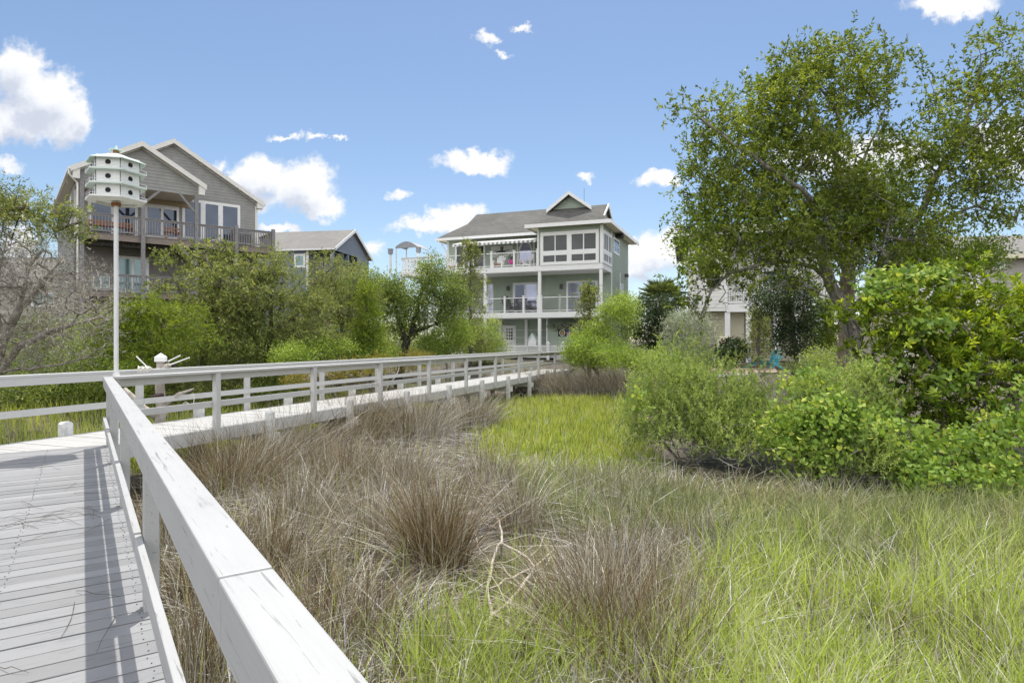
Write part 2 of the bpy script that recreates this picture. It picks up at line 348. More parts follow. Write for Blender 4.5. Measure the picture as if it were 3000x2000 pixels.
class Tree:
    def __init__(s, lines):
        s.p = []; s.par = []
        for ln in lines: s.line(ln)
        s.tip = []
    def line(s, pts, step=.35):
        pts = [np.array(q, float) for q in pts]
        if not s.p: j = s._add(pts[0], -1)
        else:
            d = np.linalg.norm(np.array(s.p)-pts[0], axis=1); j = int(d.argmin())
            if d[j] > .6: j = s._add(pts[0], -1)
        for a, b in zip(pts[:-1], pts[1:]):
            m = max(1, int(np.linalg.norm(b-a)/step))
            for i in range(1, m+1):
                q = a+(b-a)*i/m
                j = s._add(q+rng.normal(0, .02, 3), j)
    def _add(s, q, j): s.p.append(np.array(q, float)); s.par.append(j); return len(s.p)-1
    def grow(s, T, step=.3, wob=.10, drop=0.0, up=.0):
        T = np.asarray(T); P0 = np.array(s.p)
        d = np.array([np.linalg.norm(P0-t, axis=1).min() for t in T]); order = d.argsort()
        buf = np.zeros((len(s.p)+len(T)*40, 3)); n = len(s.p); buf[:n] = P0
        for i in order:
            t = T[i]; dv = buf[:n]-t; dd = np.einsum('ij,ij->i', dv, dv)+.6*np.maximum(dv[:, 2]-.0, 0)**2
            j = int(dd.argmin()); a = buf[j].copy(); dist = np.linalg.norm(t-a); m = min(39, max(1, int(dist/step)))
            off = rng.normal(0, wob*dist*.5, 3); off[2] += up*dist-drop*dist
            for k in range(1, m+1):
                u = k/m; q = a+(t-a)*u+off*4*u*(1-u)*.5+rng.normal(0, wob*step*.35, 3)*(k < m)
                j = s._add(q, j); buf[n] = q; n += 1
            s.tip.append(j)
    def mesh(s, R, rmin=.006, p=.5, nmax=8):
        n = len(s.p); cnt = np.zeros(n); 
        for t in (s.tip or [n-1]): cnt[t] += 1
        par = s.par; ch = [[] for _ in range(n)]
        for i in range(n-1, -1, -1):
            if cnt[i] == 0: cnt[i] = .6
            if par[i] >= 0: cnt[par[i]] += cnt[i]; ch[par[i]].append(i)
        tot = max(cnt[i] for i in range(n) if par[i] < 0)
        r = np.maximum(rmin, R*(cnt/tot)**p); s.r = r
        mb = MB(); st = [i for i in range(n) if par[i] < 0]; st = [(i, None) for i in st]
        while st:
            i, pa = st.pop(); path = [] ; rad = []
            if pa is not None: path.append(s.p[pa]); rad.append(min(r[pa], r[i]*1.15))
            while True:
                path.append(s.p[i]); rad.append(r[i])
                if not ch[i]: break
                m = max(ch[i], key=lambda k: cnt[k])
                for k in ch[i]:
                    if k != m: st.append((k, i))
                i = m
            if len(path) > 1:
                rad[-1] *= .5; big = max(rad)
                mb.tube(path, rad, nmax if big > .06 else (5 if big > .02 else 3), cap=False)
        return mb
def cluster_leaves(C, per, spread, L, W, shape='d', up=.4, flat=.6, out=None, nup=.5, droop=0):
    n = len(C)*per; c = np.repeat(C, per, 0); d = rdir(n, up)
    P = c+rng.normal(0, 1, (n, 3))*np.array([spread, spread, spread*flat])
    if out is not None: d = nrm(d+out*nrm(P-np.repeat(C, per, 0)))
    d[:, 2] -= droop
    N = rdir(n, nup); l = L*rng.uniform(.65, 1.25, n); w = W*rng.uniform(.7, 1.2, n)
    V, Q, k = leaves(P, d, N, l, w, shape)
    cl = np.repeat(rng.uniform(0, 1, len(C)), per)
    v = np.clip(.45*cl+.55*rng.uniform(0, 1, n), 0, 1)
    return V, Q, np.repeat(v, k)
def spray_leaves(C, per, Ls, L, W, up=.25, droop=.15, axis0=None):
    """conifer sprays: thin leaves along short curved axes"""
    n = len(C); ax = rdir(n, up) if axis0 is None else nrm(axis0+rng.normal(0, .35, (n, 3)))
    u = rng.uniform(0, 1, (n, per)); c = C[:, None, :]+ax[:, None, :]*(u*Ls)[..., None]; c[..., 2] -= droop*Ls*u**2
    P = c.reshape(-1, 3)+rng.normal(0, .018, (n*per, 3)); D = nrm(np.repeat(ax, per, 0)*.9+rng.normal(0, .5, (n*per, 3)))
    l = L*rng.uniform(.6, 1.3, n*per); w = W*rng.uniform(.7, 1.3, n*per)
    V, Q, k = leaves(P, D, rdir(n*per, .3), l, w, 'd', .05)
    v = np.clip(.45*np.repeat(rng.uniform(0, 1, n), per)+.55*rng.uniform(0, 1, n*per), 0, 1)
    return V, Q, np.repeat(v, k)
def cat3(A):
    V = []; Q = []; S = []; n = 0
    for v, q, s in A: V.append(v); Q.append(q+n); S.append(s); n += len(v)
    return np.concatenate(V), np.concatenate(Q), np.concatenate(S)
def inpoly(x, y, poly):
    r = np.zeros(len(x), bool); n = len(poly)
    for i in range(n):
        (x0, y0), (x1, y1) = poly[i], poly[(i+1) % n]
        if y0 == y1: continue
        c = ((y0 > y) != (y1 > y)) & (x < (x1-x0)*(y-y0)/(y1-y0)+x0); r ^= c
    return r
HOLE = [(1360,1480),(1500,1510),(1690,1570),(1680,1740),(1560,1860),(1450,1960),(1340,1930),(1335,1700)]
def scatter(poly, n, pw=.6, hole=.12):
    """ground points inside an outline given as viewed points on the marsh floor"""
    poly = np.array(poly, float); lo, hi = poly.min(0), poly.max(0); out = np.zeros((0, 2)); ym = EYE*F/(lo[1]-1000)
    while len(out) < n:
        q = rng.uniform(lo, hi, (n*2, 2)); q = q[inpoly(q[:, 0], q[:, 1], poly)]
        Y = EYE*F/(q[:, 1]-1000); q = q[(rng.uniform(0, 1, len(q)) < (Y/ym)**pw) & (~inpoly(q[:, 0], q[:, 1], HOLE) | (rng.uniform(0, 1, len(q)) < hole))]; Y = EYE*F/(q[:, 1]-1000)
        out = np.concatenate([out, np.stack([(q[:, 0]-1500)/F*Y, Y], 1)])
    out = out[:n]; return np.column_stack([out, gz(out[:, 0], out[:, 1])-.02])
def plant(name, label, cat, lines, blobs, ncl, R, bark, leafmat, leaf, group=None, shell=.55, wob=.12, drop=0, up=0, rmin=.006, trunk='trunk', crown='crown', prune=None, step=.3, minz=.15):
    base = np.array(lines[0][0], float); r = root(name, base, label, cat, group)
    T = Tree(lines); C = blobs_sample(blobs, ncl, shell)
    C = C[C[:, 2] > gz(C[:, 0], C[:, 1])+minz]
    if prune is not None: C = C[prune(C)]
    T.grow(C, step, wob, drop, up)
    T.mesh(R, rmin).build(trunk, bark, r, smooth=True)
    V, Q, v = leaf(C, T); npmesh(crown, V, Q, leafmat, r, v)
    return r, T, C
# ------------------------------------------------------------------ ground
def ground():
    g = np.sinh(np.linspace(-1, 1, 241)*6.2); g = g/g[-1]*1800
    xs = g-1.0; ys = g*1.0+14
    X, Y = np.meshgrid(xs, ys); Z = gz(X, Y)
    near = np.exp(-((X/14)**2+((Y-12)/16)**2)); Z = Z+near*rng.normal(0, .018, Z.shape)
    Z = np.where(Y > 46, Z-.02, Z)
    V = np.stack([X, Y, Z], -1).reshape(-1, 3); n = 241; i = np.arange(n*n).reshape(n, n)
    Q = np.stack([i[:-1, :-1], i[:-1, 1:], i[1:, 1:], i[1:, :-1]], -1).reshape(-1, 4)
    o = npmesh('marsh_ground', V, Q, M['mud']); o.data.polygons.foreach_set('use_smooth', [True]*len(Q)); tag(o, kind='structure')
# ------------------------------------------------------------------ boardwalk
DZ = .90; KA = .6795
dA = np.array([.562, -.827]); nA = np.array([.827, .562]); CORN = np.array([-5.72, 8.83])
uW = np.array([.3408, .9401]); nW = np.array([-.9401, .3408])
def Lx(Y): return .3625*Y-10.41
def Rx(Y): return .3625*Y-8.87
def clip(poly, p, n):
    out = []
    for i in range(len(poly)):
        a, b = np.array(poly[i]), np.array(poly[(i+1) % len(poly)]); da, db = (a-p)@n, (b-p)@n
        if da >= 0: out.append(a)
        if da*db < 0: out.append(a+(b-a)*da/(da-db))
    return out
def boardwalk():
    r = root('boardwalk', (-5.0, 9.0, 0), 'long white painted boardwalk deck on pilings crossing the marsh to the sage green house', 'boardwalk')
    a = MB(); w = .143
    pl = np.array([Lx(10.), 10.]); nL = np.array([.9401, -.3408])
    for i in range(96):
        c = CORN+dA*(i*w); c2 = c+dA*(w-random.uniform(.009, .016)); z = random.uniform(-.0025, .0025)
        q = [c+nA*.13, c-nA*1.9, c2-nA*1.9, c2+nA*.13]; q = clip(q, pl, nL)
        if len(q) > 2: a.prism(q, DZ-.035, DZ+z)
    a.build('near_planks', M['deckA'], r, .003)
    nl = MB()
    for i in range(96):
        for o in (.02, -.62, -1.25, -1.83):
            for e in (.035, .105):
                q = CORN+dA*(i*w+e+random.uniform(-.006, .006))+nA*(o+random.uniform(-.012, .012))
                if (q-pl)@nL > .02: nl.tube([(*q, DZ-.002), (*q, DZ+.0045)], random.uniform(.0025, .004), 6)
    nl = nl.build('nail_heads', M['grey'], r); nl['kind'] = 'stuff'
    b = MB(); pr = np.array([Rx(10.), 10.])
    s0 = np.array([Rx(4.), 4.])
    for i in range(214):
        c = s0+uW*(i*w); c2 = c+uW*(w-.007); z = random.uniform(-.003, .003)
        q = [c-nW*.0, c+nW*1.5, c2+nW*1.5, c2-nW*.0]
        q = clip(clip(q, pl, nL), CORN-dA*.004, -dA)
        if len(q) > 2: b.prism(q, DZ-.035, DZ+z)
    b.build('walkway_planks', M['deckW'], r)
    m = MB()
    P0 = (Rx(8.9), 8.9); P1 = (Rx(33.4), 33.4)
    m.beam(P0, P1, -.042, -.002, DZ-.23, DZ-.008)
    m.beam((Lx(5.5), 5.5), (Lx(33.4), 33.4), .002, .042, DZ-.23, DZ-.008)
    m.build('rim_board', M['railW'], r)
    m = MB(); e = CORN+dA*13.4
    m.beam(CORN+dA*.06, e, .06, .10, DZ-.24, DZ-.04); m.beam(CORN+dA*2.5, e, -1.86, -1.82, DZ-.24, DZ-.04)
    m.build('rim_board', M['railA'], r)
    ys = [11.77+2.4*k for k in range(9)]
    for Y in ys:
        q = np.array([Rx(Y), Y])-nW*.115; m = MB(); f = Fr((q[0], q[1], 0), math.atan2(uW[1], uW[0]))
        m.bx(f, -.065, .065, -.065, .065, -.4, DZ+.13)
        k = len(m.v); m.add([f.p(-.065,-.065,DZ+.13), f.p(.065,-.065,DZ+.13), f.p(.065,.065,DZ+.13), f.p(-.065,.065,DZ+.13), f.p(-.045,-.045,DZ+.155), f.p(.045,-.045,DZ+.155), f.p(.045,.045,DZ+.155), f.p(-.045,.045,DZ+.155)], [(4,5,6,7),(0,1,5,4),(1,2,6,5),(2,3,7,6),(3,0,4,7)])
        m.build('piling', M['pile'], r, .006)
        m = MB(); p0 = np.array([Rx(Y), Y])+uW*.07-nW*.26; p1 = p0+nW*2.0
        m.beam(p0, p1, -.04, 0.0, DZ-.43, DZ-.235); m.build('cross_beam', M['pile'], r)
    for k in range(10):
        Y = 9.81+2.42*k; q = np.array([Lx(Y), Y])+nW*.115; m = MB(); f = Fr((q[0], q[1], 0), math.atan2(uW[1], uW[0]))
        m.bx(f, -.075, .075, -.07, .07, DZ-.35, DZ+.17)
        m.add([f.p(-.075,-.07,DZ+.17), f.p(.075,-.07,DZ+.17), f.p(.075,.07,DZ+.17), f.p(-.075,.07,DZ+.17), f.p(-.05,-.045,DZ+.20), f.p(.05,-.045,DZ+.20), f.p(.05,.045,DZ+.20), f.p(-.05,.045,DZ+.20)], [(4,5,6,7),(0,1,5,4),(1,2,6,5),(2,3,7,6),(3,0,4,7)])
        o = m.build('piling', M['pile'], r, .006)
        m = MB().bx(f, -.07, .07, -.065, .065, -.4, DZ-.35); m.build('wet_piling_foot', M['piledark'], o)
    # --- near handrail
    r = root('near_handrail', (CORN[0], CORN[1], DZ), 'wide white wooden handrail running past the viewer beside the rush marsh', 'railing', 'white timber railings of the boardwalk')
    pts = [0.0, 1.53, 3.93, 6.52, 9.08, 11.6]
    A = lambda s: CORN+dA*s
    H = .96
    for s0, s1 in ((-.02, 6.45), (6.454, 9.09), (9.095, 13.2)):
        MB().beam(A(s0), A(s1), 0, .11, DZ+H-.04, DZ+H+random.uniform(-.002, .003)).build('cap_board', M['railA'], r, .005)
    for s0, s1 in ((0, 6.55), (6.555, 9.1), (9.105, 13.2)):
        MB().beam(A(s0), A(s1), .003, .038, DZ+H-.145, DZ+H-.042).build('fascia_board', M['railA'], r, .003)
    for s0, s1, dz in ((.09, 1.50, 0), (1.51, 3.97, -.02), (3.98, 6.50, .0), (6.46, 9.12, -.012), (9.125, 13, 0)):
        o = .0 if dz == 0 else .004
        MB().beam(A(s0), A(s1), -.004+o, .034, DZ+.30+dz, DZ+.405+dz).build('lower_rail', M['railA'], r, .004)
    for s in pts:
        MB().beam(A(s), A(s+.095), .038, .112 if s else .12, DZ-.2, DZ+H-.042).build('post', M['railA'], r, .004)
    # --- walkway right
    def rail(name, label, X, y0, y1, yp, sg, px):
        r = root(name, (X(y0), y0, DZ), label, 'railing', 'white timber railings of the boardwalk')
        p = lambda y: np.array([X(y), y])
        def B(o0, o1, a, b, z0, z1, nm, bev=.004):
            MB().beam(p(a), p(b), sg*o0, sg*o1, DZ+z0, DZ+z1).build(nm, M['railW'], r, bev)
        cuts = [y0]+yp[1::2]+[y1]
        for a, b in zip(cuts[:-1], cuts[1:]):
            B(-.14, .0, a+.002, b-.002, .922, .962+random.uniform(-.003, .002), 'cap_board'); B(-.042, -.004, a+.002, b-.002, .805, .92, 'fascia_board')
        cuts = [y0]+yp+[y1]
        for a, b in zip(cuts[:-1], cuts[1:]):
            dz = random.uniform(-.006, .006); B(-.042, -.002, a+.02, b+.016, .355+dz, .455+dz, 'lower_rail')
        for y in yp:
            q = p(y); MB().beam(q-uW*.048, q+uW*.048, sg*-.135, sg*-.044, DZ-.17, DZ+.92).build('post', M['railW'], r, .005)
    rail('walkway_railing', 'white two rail railing along the marsh side of the walkway beyond the corner', Rx, 8.86, 33.3, [10.6+2.4*k for k in range(10)], 1, 0)
    rail('walkway_railing', 'white two rail railing along the tree side of the boardwalk', Lx, 4.5, 33.3, [6.2, 8.6]+[11.0+2.4*k for k in range(10)], -1, 0)
# ------------------------------------------------------------------ bird house and oddments
def hexpts(c, R, a0): return [(c[0]+R*math.cos(a0+k*math.pi/3), c[1]+R*math.sin(a0+k*math.pi/3)) for k in range(6)]
def birdhouse():
    Y = 8.95; c = (-5.61, Y); a0 = math.atan2(-.85, .53)+.16; k = Y/F
    zb = EYE+(1000-594)*k
    r = root('birdhouse', (c[0], c[1], .5), 'white three tier hexagonal bird house with mint roof on a tall white pole', 'birdhouse')
    MB().tube([(c[0], c[1], .4), (c[0], c[1], zb)], .030, 14).build('pole', M['pole'], r, smooth=False)
    MB().tube([(c[0], c[1], zb-.05), (c[0], c[1], zb)], .06, 12).build('mounting_collar', M['rust'], r)
    MB().tube([(c[0], c[1], DZ+.88), (c[0], c[1], DZ+1.0)], .042, 12).build('pole_sleeve', M['pole'], r)
    th = .193
    for i in range(3):
        z = zb+.012+i*th
        b = MB(); b.prism(hexpts(c, .305, a0), z+.012, z+th-.004 if i < 2 else z+th+.02); o = b.build('nesting_tier', M['white2'], r, .004)
        # sloping floor tray with a raised lip
        t = MB(); lo = hexpts(c, .28, a0); hi = hexpts(c, .40, a0)
        for j in range(6):
            p, q, u, v = lo[j], lo[(j+1) % 6], hi[(j+1) % 6], hi[j]
            zo = z-.004 if i else z+.006
            t.add([(*p, z-.012 if i else z-.03), (*q, z-.012 if i else z-.03), (*u, zo), (*v, zo), (*p, z+.008), (*q, z+.008), (*u, zo+.022), (*v, zo+.022)], BOXF)
        t.build('porch_tray', M['tray'] if i else M['white2'], o)
        g = MB()
        for j in range(6):
            u, v = hexpts(c, .395, a0)[j], hexpts(c, .395, a0)[(j+1) % 6]
            g.tube([(*u, z+.055), (*v, z+.055)], .0035, 5); g.tube([(*u, z+.005), (*u, z+.058)], .0035, 5)
        g.build('perch_rail', M['pole'], o)
        for j in range(6):
            u, v = np.array(hexpts(c, .305, a0)[j]), np.array(hexpts(c, .305, a0)[(j+1) % 6]); m = (u+v)/2; n = m-np.array(c); n /= np.hypot(*n)
            h = MB(); zc = z+.108
            h.tube([(*(m-n*.01), zc), (*(m+n*.004), zc)], .044, 20); h.build('hole_ring', M['white'], o)
            h = MB(); h.tube([(*(m-n*.01), zc), (*(m+n*.0055), zc)], .036, 20); h.build('entrance_hole', M['black'], o)
        for j in range(6):
            u = hexpts(c, .307, a0)[j]; MB().tube([(*u, z+.015), (*u, z+th-.01)], .005, 5).build('corner_seam', M['grey'], o)
    zt = zb+.012+3*th+.02
    t = MB(); hi = hexpts(c, .39, a0); apex = (c[0], c[1], zt+.10)
    for j in range(6):
        u, v = hi[j], hi[(j+1) % 6]; t.add([(*u, zt-.045), (*v, zt-.045), apex, (*u, zt-.057), (*v, zt-.057), (apex[0], apex[1], zt+.06)], [(0,1,2), (4,3,5), (0,3,4,1)])
    t.build('roof', M['mint'], r)
    MB().tube([(c[0], c[1], zt+.06), (c[0], c[1], zt+.125)], .04, 12).build('roof_collar', M['rust'], r)
    t = MB(); hi = hexpts(c, .10, a0); t.prism(hi, zt+.125, zt+.133); t.build('cap_plate', M['mint'], r)
    t = MB(); t.tube([(c[0], c[1], zt+.133), (c[0], c[1], zt+.20)], [.03, .012], 4); t.build('finial', M['mint'], r)
def oddments():
    Y = 11.6; q = Pt(471, 1078, Y)
    r = root('driftwood_post', (q[0], Y, .1), 'weathered grey driftwood post with a white pyramid cap behind the far rail', 'driftwood post')
    m = MB(); m.tube([(q[0]-.12, Y, -.1), (q[0]-.08, Y, .5), (q[0]+.02, Y, 1.1), (q[0]-.02, Y, 1.5), (q[0], Y, q[2]+.15)], [.10, .085, .09, .08, .07], 10)
    a = Pt(368, 1138, Y); m.tube([(q[0]-.05, Y, .95), (q[0]-.28, Y-.03, 1.12), (a[0]+.1, Y-.05, 1.38), (a[0], Y-.05, a[2])], [.07, .06, .055, .045], 8)
    a = Pt(500, 1072, Y); m.tube([(q[0], Y, q[2]-.05), (a[0], Y-.06, a[2]+.02)], [.07, .045], 8)
    a = Pt(560, 1140, Y); m.tube([(q[0]+.02, Y, 1.15), (q[0]+.3, Y+.05, 1.38), (a[0], Y+.1, a[2])], [.05, .035, .015], 7)
    m.build('driftwood_trunk', M['drift'], r, smooth=True)
    z = EYE+(1000-1059)/F*Y; h = .088
    m = MB(); f = Fr((q[0], Y, 0), .3); m.bx(f, -h, h, -h, h, z, z+.085)
    k = [f.p(-h,-h,z+.085), f.p(h,-h,z+.085), f.p(h,h,z+.085), f.p(-h,h,z+.085), f.p(0,0,z+.16)]
    m.add(k, [(0,1,4),(1,2,4),(2,3,4),(3,0,4)]); m.build('post_cap', M['white'], r)
    for (x0, y0, x1, y1) in ((399, 1043, 434, 1078), (493, 1058, 528, 1041), (499, 1068, 555, 1047)):
        MB().tube([Pt(x1, y1, Y-.05), Pt(x0, y0, Y-.1)] if x0 < 450 else [Pt(x0, y0, Y-.05), Pt(x1, y1, Y-.15)], [.013, .011], 7).build('peg', M['paintv'], r)
    b0, b1 = Pt(440, 1158, Y-.12), Pt(478, 1157, Y-.14); d = b1-b0
    m = MB(); m.tube([b0, b0+d*.3, b0+d*.42, b0+d*.97, b1], [.014, .015, .036, .036, .03], 12)
    tag(m.build('bottle', M['bottle'], None, smooth=True, own=b0), 'dark red glass bottle lying on the driftwood behind the rail', 'bottle')
    Yr = 10.75; m = MB()
    for k in range(9):
        x = 405+k*4.4; p = [Pt(x, 1073+random.uniform(-2, 2), Yr+.03), Pt(x+2, 1079, Yr-.13), Pt(x+random.uniform(-3, 5), 1086+random.uniform(0, 7), Yr-.15)]
        m.tube(p, .009, 5)
    m.tube([Pt(403+i*3.6, 1078+3*math.sin(i*1.7), Yr-.14) for i in range(13)], .011, 5)
    tag(m.build('rope', M['rope'], None, own=Pt(420, 1080, Yr)), 'frayed pale rope wrapped round the top rail near the driftwood post', 'rope')
    m = MB(); Yr = 11.95
    m.tube([Pt(566, 1153, Yr-.3), Pt(569, 1168, Yr-.32), Pt(567, 1182, Yr-.32)], .008, 5); m.tube([Pt(557, 1170, Yr-.3), Pt(562, 1156, Yr-.32), Pt(566, 1152, Yr-.3)], .008, 5)
    m.tube([Pt(536+i*4, 1183-5*math.sin(i*.75), Yr-.02*i) for i in range(9)], .013, 5)
    tag(m.build('rope', M['rope'], None, own=Pt(560, 1170, Yr)), 'pale rope end tied round the lower rail', 'rope')
    # fallen branch on the mud
    r = root('dead_branch', (-.2, 5.6, 0), 'pale forked dead branch lying on the mud between rush clumps', 'branch')
    m = MB()
    for path, w in (([(1432,1496),(1462,1522),(1470,1580),(1438,1650),(1430,1720),(1441,1790),(1430,1850),(1412,1900)], .021), ([(1465,1592),(1545,1632),(1566,1668),(1540,1702),(1490,1762),(1445,1802),(1400,1842),(1372,1884)], .024),
                    ([(1632,1602),(1572,1655),(1500,1692),(1436,1722)], .017), ([(1624,1622),(1590,1665),(1545,1690)], .013), ([(1436,1650),(1400,1600),(1395,1560)], .009), ([(1450,1545),(1420,1530),(1404,1500)], .007), ([(1500,1692),(1470,1660),(1440,1655)], .008), ([(1566,1668),(1600,1720),(1650,1750)], .009), ([(1430,1720),(1380,1700),(1350,1660)], .009), ([(1490,1762),(1530,1790),(1590,1800)], .008), ([(1432,1496),(1400,1470),(1380,1440)], .010), ([(1545,1632),(1580,1600),(1600,1560)], .010), ([(1441,1790),(1500,1830),(1560,1850)], .012), ([(1438,1650),(1500,1640),(1560,1600)], .009), ([(1372,1884),(1330,1910)], .014)):
        pp = []; 
        for i, (x, y) in enumerate(path):
            Y = EYE*F/(y-1000)*.94; p = Pt(x, y, Y); p[2] += 0; pp.append(p)
        pts = []
        for a, b in zip(pp[:-1], pp[1:]):
            for t in (0, .33, .66): pts.append(a+(b-a)*t+rng.normal(0, .008, 3))
        pts.append(pp[-1]); n = len(pts); w *= .68; m.tube(pts, [w*(.45+.55*math.sin(math.pi*min(1, .25+.6*i/n))) for i in range(n)], 7)
    m.build('branch_wood', M['deadwood'], r, smooth=True)
    # loose rush stalks lying on the planks
    m = MB()
    for k in range(30):
        s = random.uniform(1.5, 8.5); o = -abs(random.gauss(0, .75))+.05
        if o < -1.8: continue
        c = CORN+dA*s+nA*o; L = random.uniform(.1, .5); a = random.uniform(-.5, .9)+math.atan2(dA[1], dA[0]) if random.random() < .7 else random.uniform(0, 6.3)
        d = np.array([math.cos(a), math.sin(a)]); b = np.array([-d[1], d[0]])*random.gauss(0, .03)*L
        pts = [(*(c+d*L*(t-.5)+b*(1-(2*t-1)**2)), DZ+.008+.02*random.random()*t*(1-t)*4) for t in (0, .25, .5, .75, 1)]
        m.tube(pts, [.0014, .0016, .0015, .0012, .0008], 4)
    for k in range(14):
        c = np.array([-3.95, 5.05])+rng.normal(0, .16, 2); a = random.uniform(0, 6.3); L = random.uniform(.1, .4); d = np.array([math.cos(a), math.sin(a)])
        m.tube([(*(c-d*L/2), DZ+.008), (*c, DZ+.02+.03*random.random()), (*(c+d*L/2), DZ+.008)], .0012, 4)
    tag(m.build('rush_litter', M['rushdk'], None), 'loose dry rush stalks scattered over the near deck planks', 'plant litter', kind='stuff')
# ------------------------------------------------------------------ chairs
def adirondack(name, mat, label, group, seatmat=None):
    r = root(name, (0, 0, 0), label, 'chair', group); w = .29
    m = MB()
    for k in range(5): m.bar((-w, -.34+k*.115, .36-k*.025), (w, -.34+k*.115, .36-k*.025), .10, .02)
    m.build('seat', seatmat or mat, r)
    m = MB()
    for k in range(5):
        x = (k-2)*.115; h = .98-.045*abs(k-2)**1.6; m.bar((x*.8, .14, .24), (x*1.15, .42, h), .095, .02, up=(0, 1, 0))
    m.bar((-w*.9, .25, .50), (w*.9, .25, .50), .06, .03); m.build('backrest', mat, r)
    for sg in (-1, 1):
        MB().bar((sg*(w+.05), -.42, .56), (sg*(w+.05), .32, .54), .13, .025).build('arm', mat, r)
        MB().bar((sg*(w+.02), -.36, 0), (sg*(w+.02), -.36, .55), .09, .03).build('leg', mat, r)
        MB().bar((sg*(w+.0), -.34, .33), (sg*(w+.0), .50, 0), .03, .10).build('leg', mat, r)
    return r
def dup(r, loc, rz, label=None, scale=1):
    c = r.copy(); COL.objects.link(c); c.location = loc; c.rotation_euler = (0, 0, rz); c.scale = (scale,)*3
    if label: c['label'] = label
    for ch in r.children:
        k = ch.copy(); COL.objects.link(k); k.parent = c
    return c
def place(r, loc, rz, scale=1): r.location = loc; r.rotation_euler = (0, 0, rz); r.scale = (scale,)*3; return r
# ------------------------------------------------------------------ houses
def T_(fr, d, px):
    o = fr.o+fr.b*d; r = (px-1500)/F; return (r*o[1]-o[0])/(fr.a[0]-r*fr.a[1])
def Z_(fr, t, d, py): return EYE+(1000-py)/F*fr.p(t, d, 0)[1]
def win(fr, d, t0, t1, z0, z1, par, pane, fw=.09, cols=1, rows=1, name='window', dep=.055, trim='white', muntin=.035, mat_in=None):
    m = MB(); D0, D1 = d-dep, d+.01
    m.bx(fr, t0, t0+fw, D0, D1, z0, z1).bx(fr, t1-fw, t1, D0, D1, z0, z1).bx(fr, t0+fw, t1-fw, D0+.002, D1, z0, z0+fw).bx(fr, t0+fw, t1-fw, D0+.002, D1, z1-fw, z1)
    a, b, c, e = t0+fw, t1-fw, z0+fw, z1-fw
    for i in range(1, cols):
        x = a+(b-a)*i/cols; m.bx(fr, x-muntin, x+muntin, D0+.006, D1, c, e)
    for i in range(1, rows):
        z = c+(e-c)*i/rows; m.bx(fr, a, b, D0+.010, D1, z-muntin*.7, z+muntin*.7)
    o = m.build(name, M[trim], par)
    MB().bx(fr, a, b, d-.034, d-.026, c, e).build('pane', M[pane], o)
    return o
def winpx(fr, d, x0, x1, y0, y1, par, pane, **k):
    t0, t1 = T_(fr, d, x0), T_(fr, d, x1); tm = (t0+t1)/2
    return win(fr, d, t0, t1, Z_(fr, tm, d, y1), Z_(fr, tm, d, y0), par, pane, **k)
def balus(fr, t0, t1, d, z0, z1, par, mat, step=.13, name='deck_railing', side=False):
    m = MB(); m.bx(fr, t0, t1, d-.06, d+.06, z1-.04, z1).bx(fr, t0, t1, d-.025, d+.025, z1-.13, z1-.04).bx(fr, t0, t1, d-.025, d+.025, z0+.08, z0+.16)
    n = max(1, int((t1-t0)/step))
    for i in range(n):
        t = t0+(i+.5)*(t1-t0)/n; m.bx(fr, t-.018, t+.018, d-.017, d+.017, z0+.16, z1-.13)
    return m.build(name, M[mat], par)
def rake(fr, d0, d1, p, q, h):
    """rake board along a gable slope from p=(t,z) to q, depth d0..d1, hanging h below"""
    m = MB(); v = []
    for d in (d0, d1): v += [fr.p(p[0], d, p[1]), fr.p(q[0], d, q[1]), fr.p(q[0], d, q[1]-h), fr.p(p[0], d, p[1]-h)]
    return m.add(v, [(0,1,2,3), (7,6,5,4), (0,4,5,1), (1,5,6,2), (2,6,7,3), (3,7,4,0)])
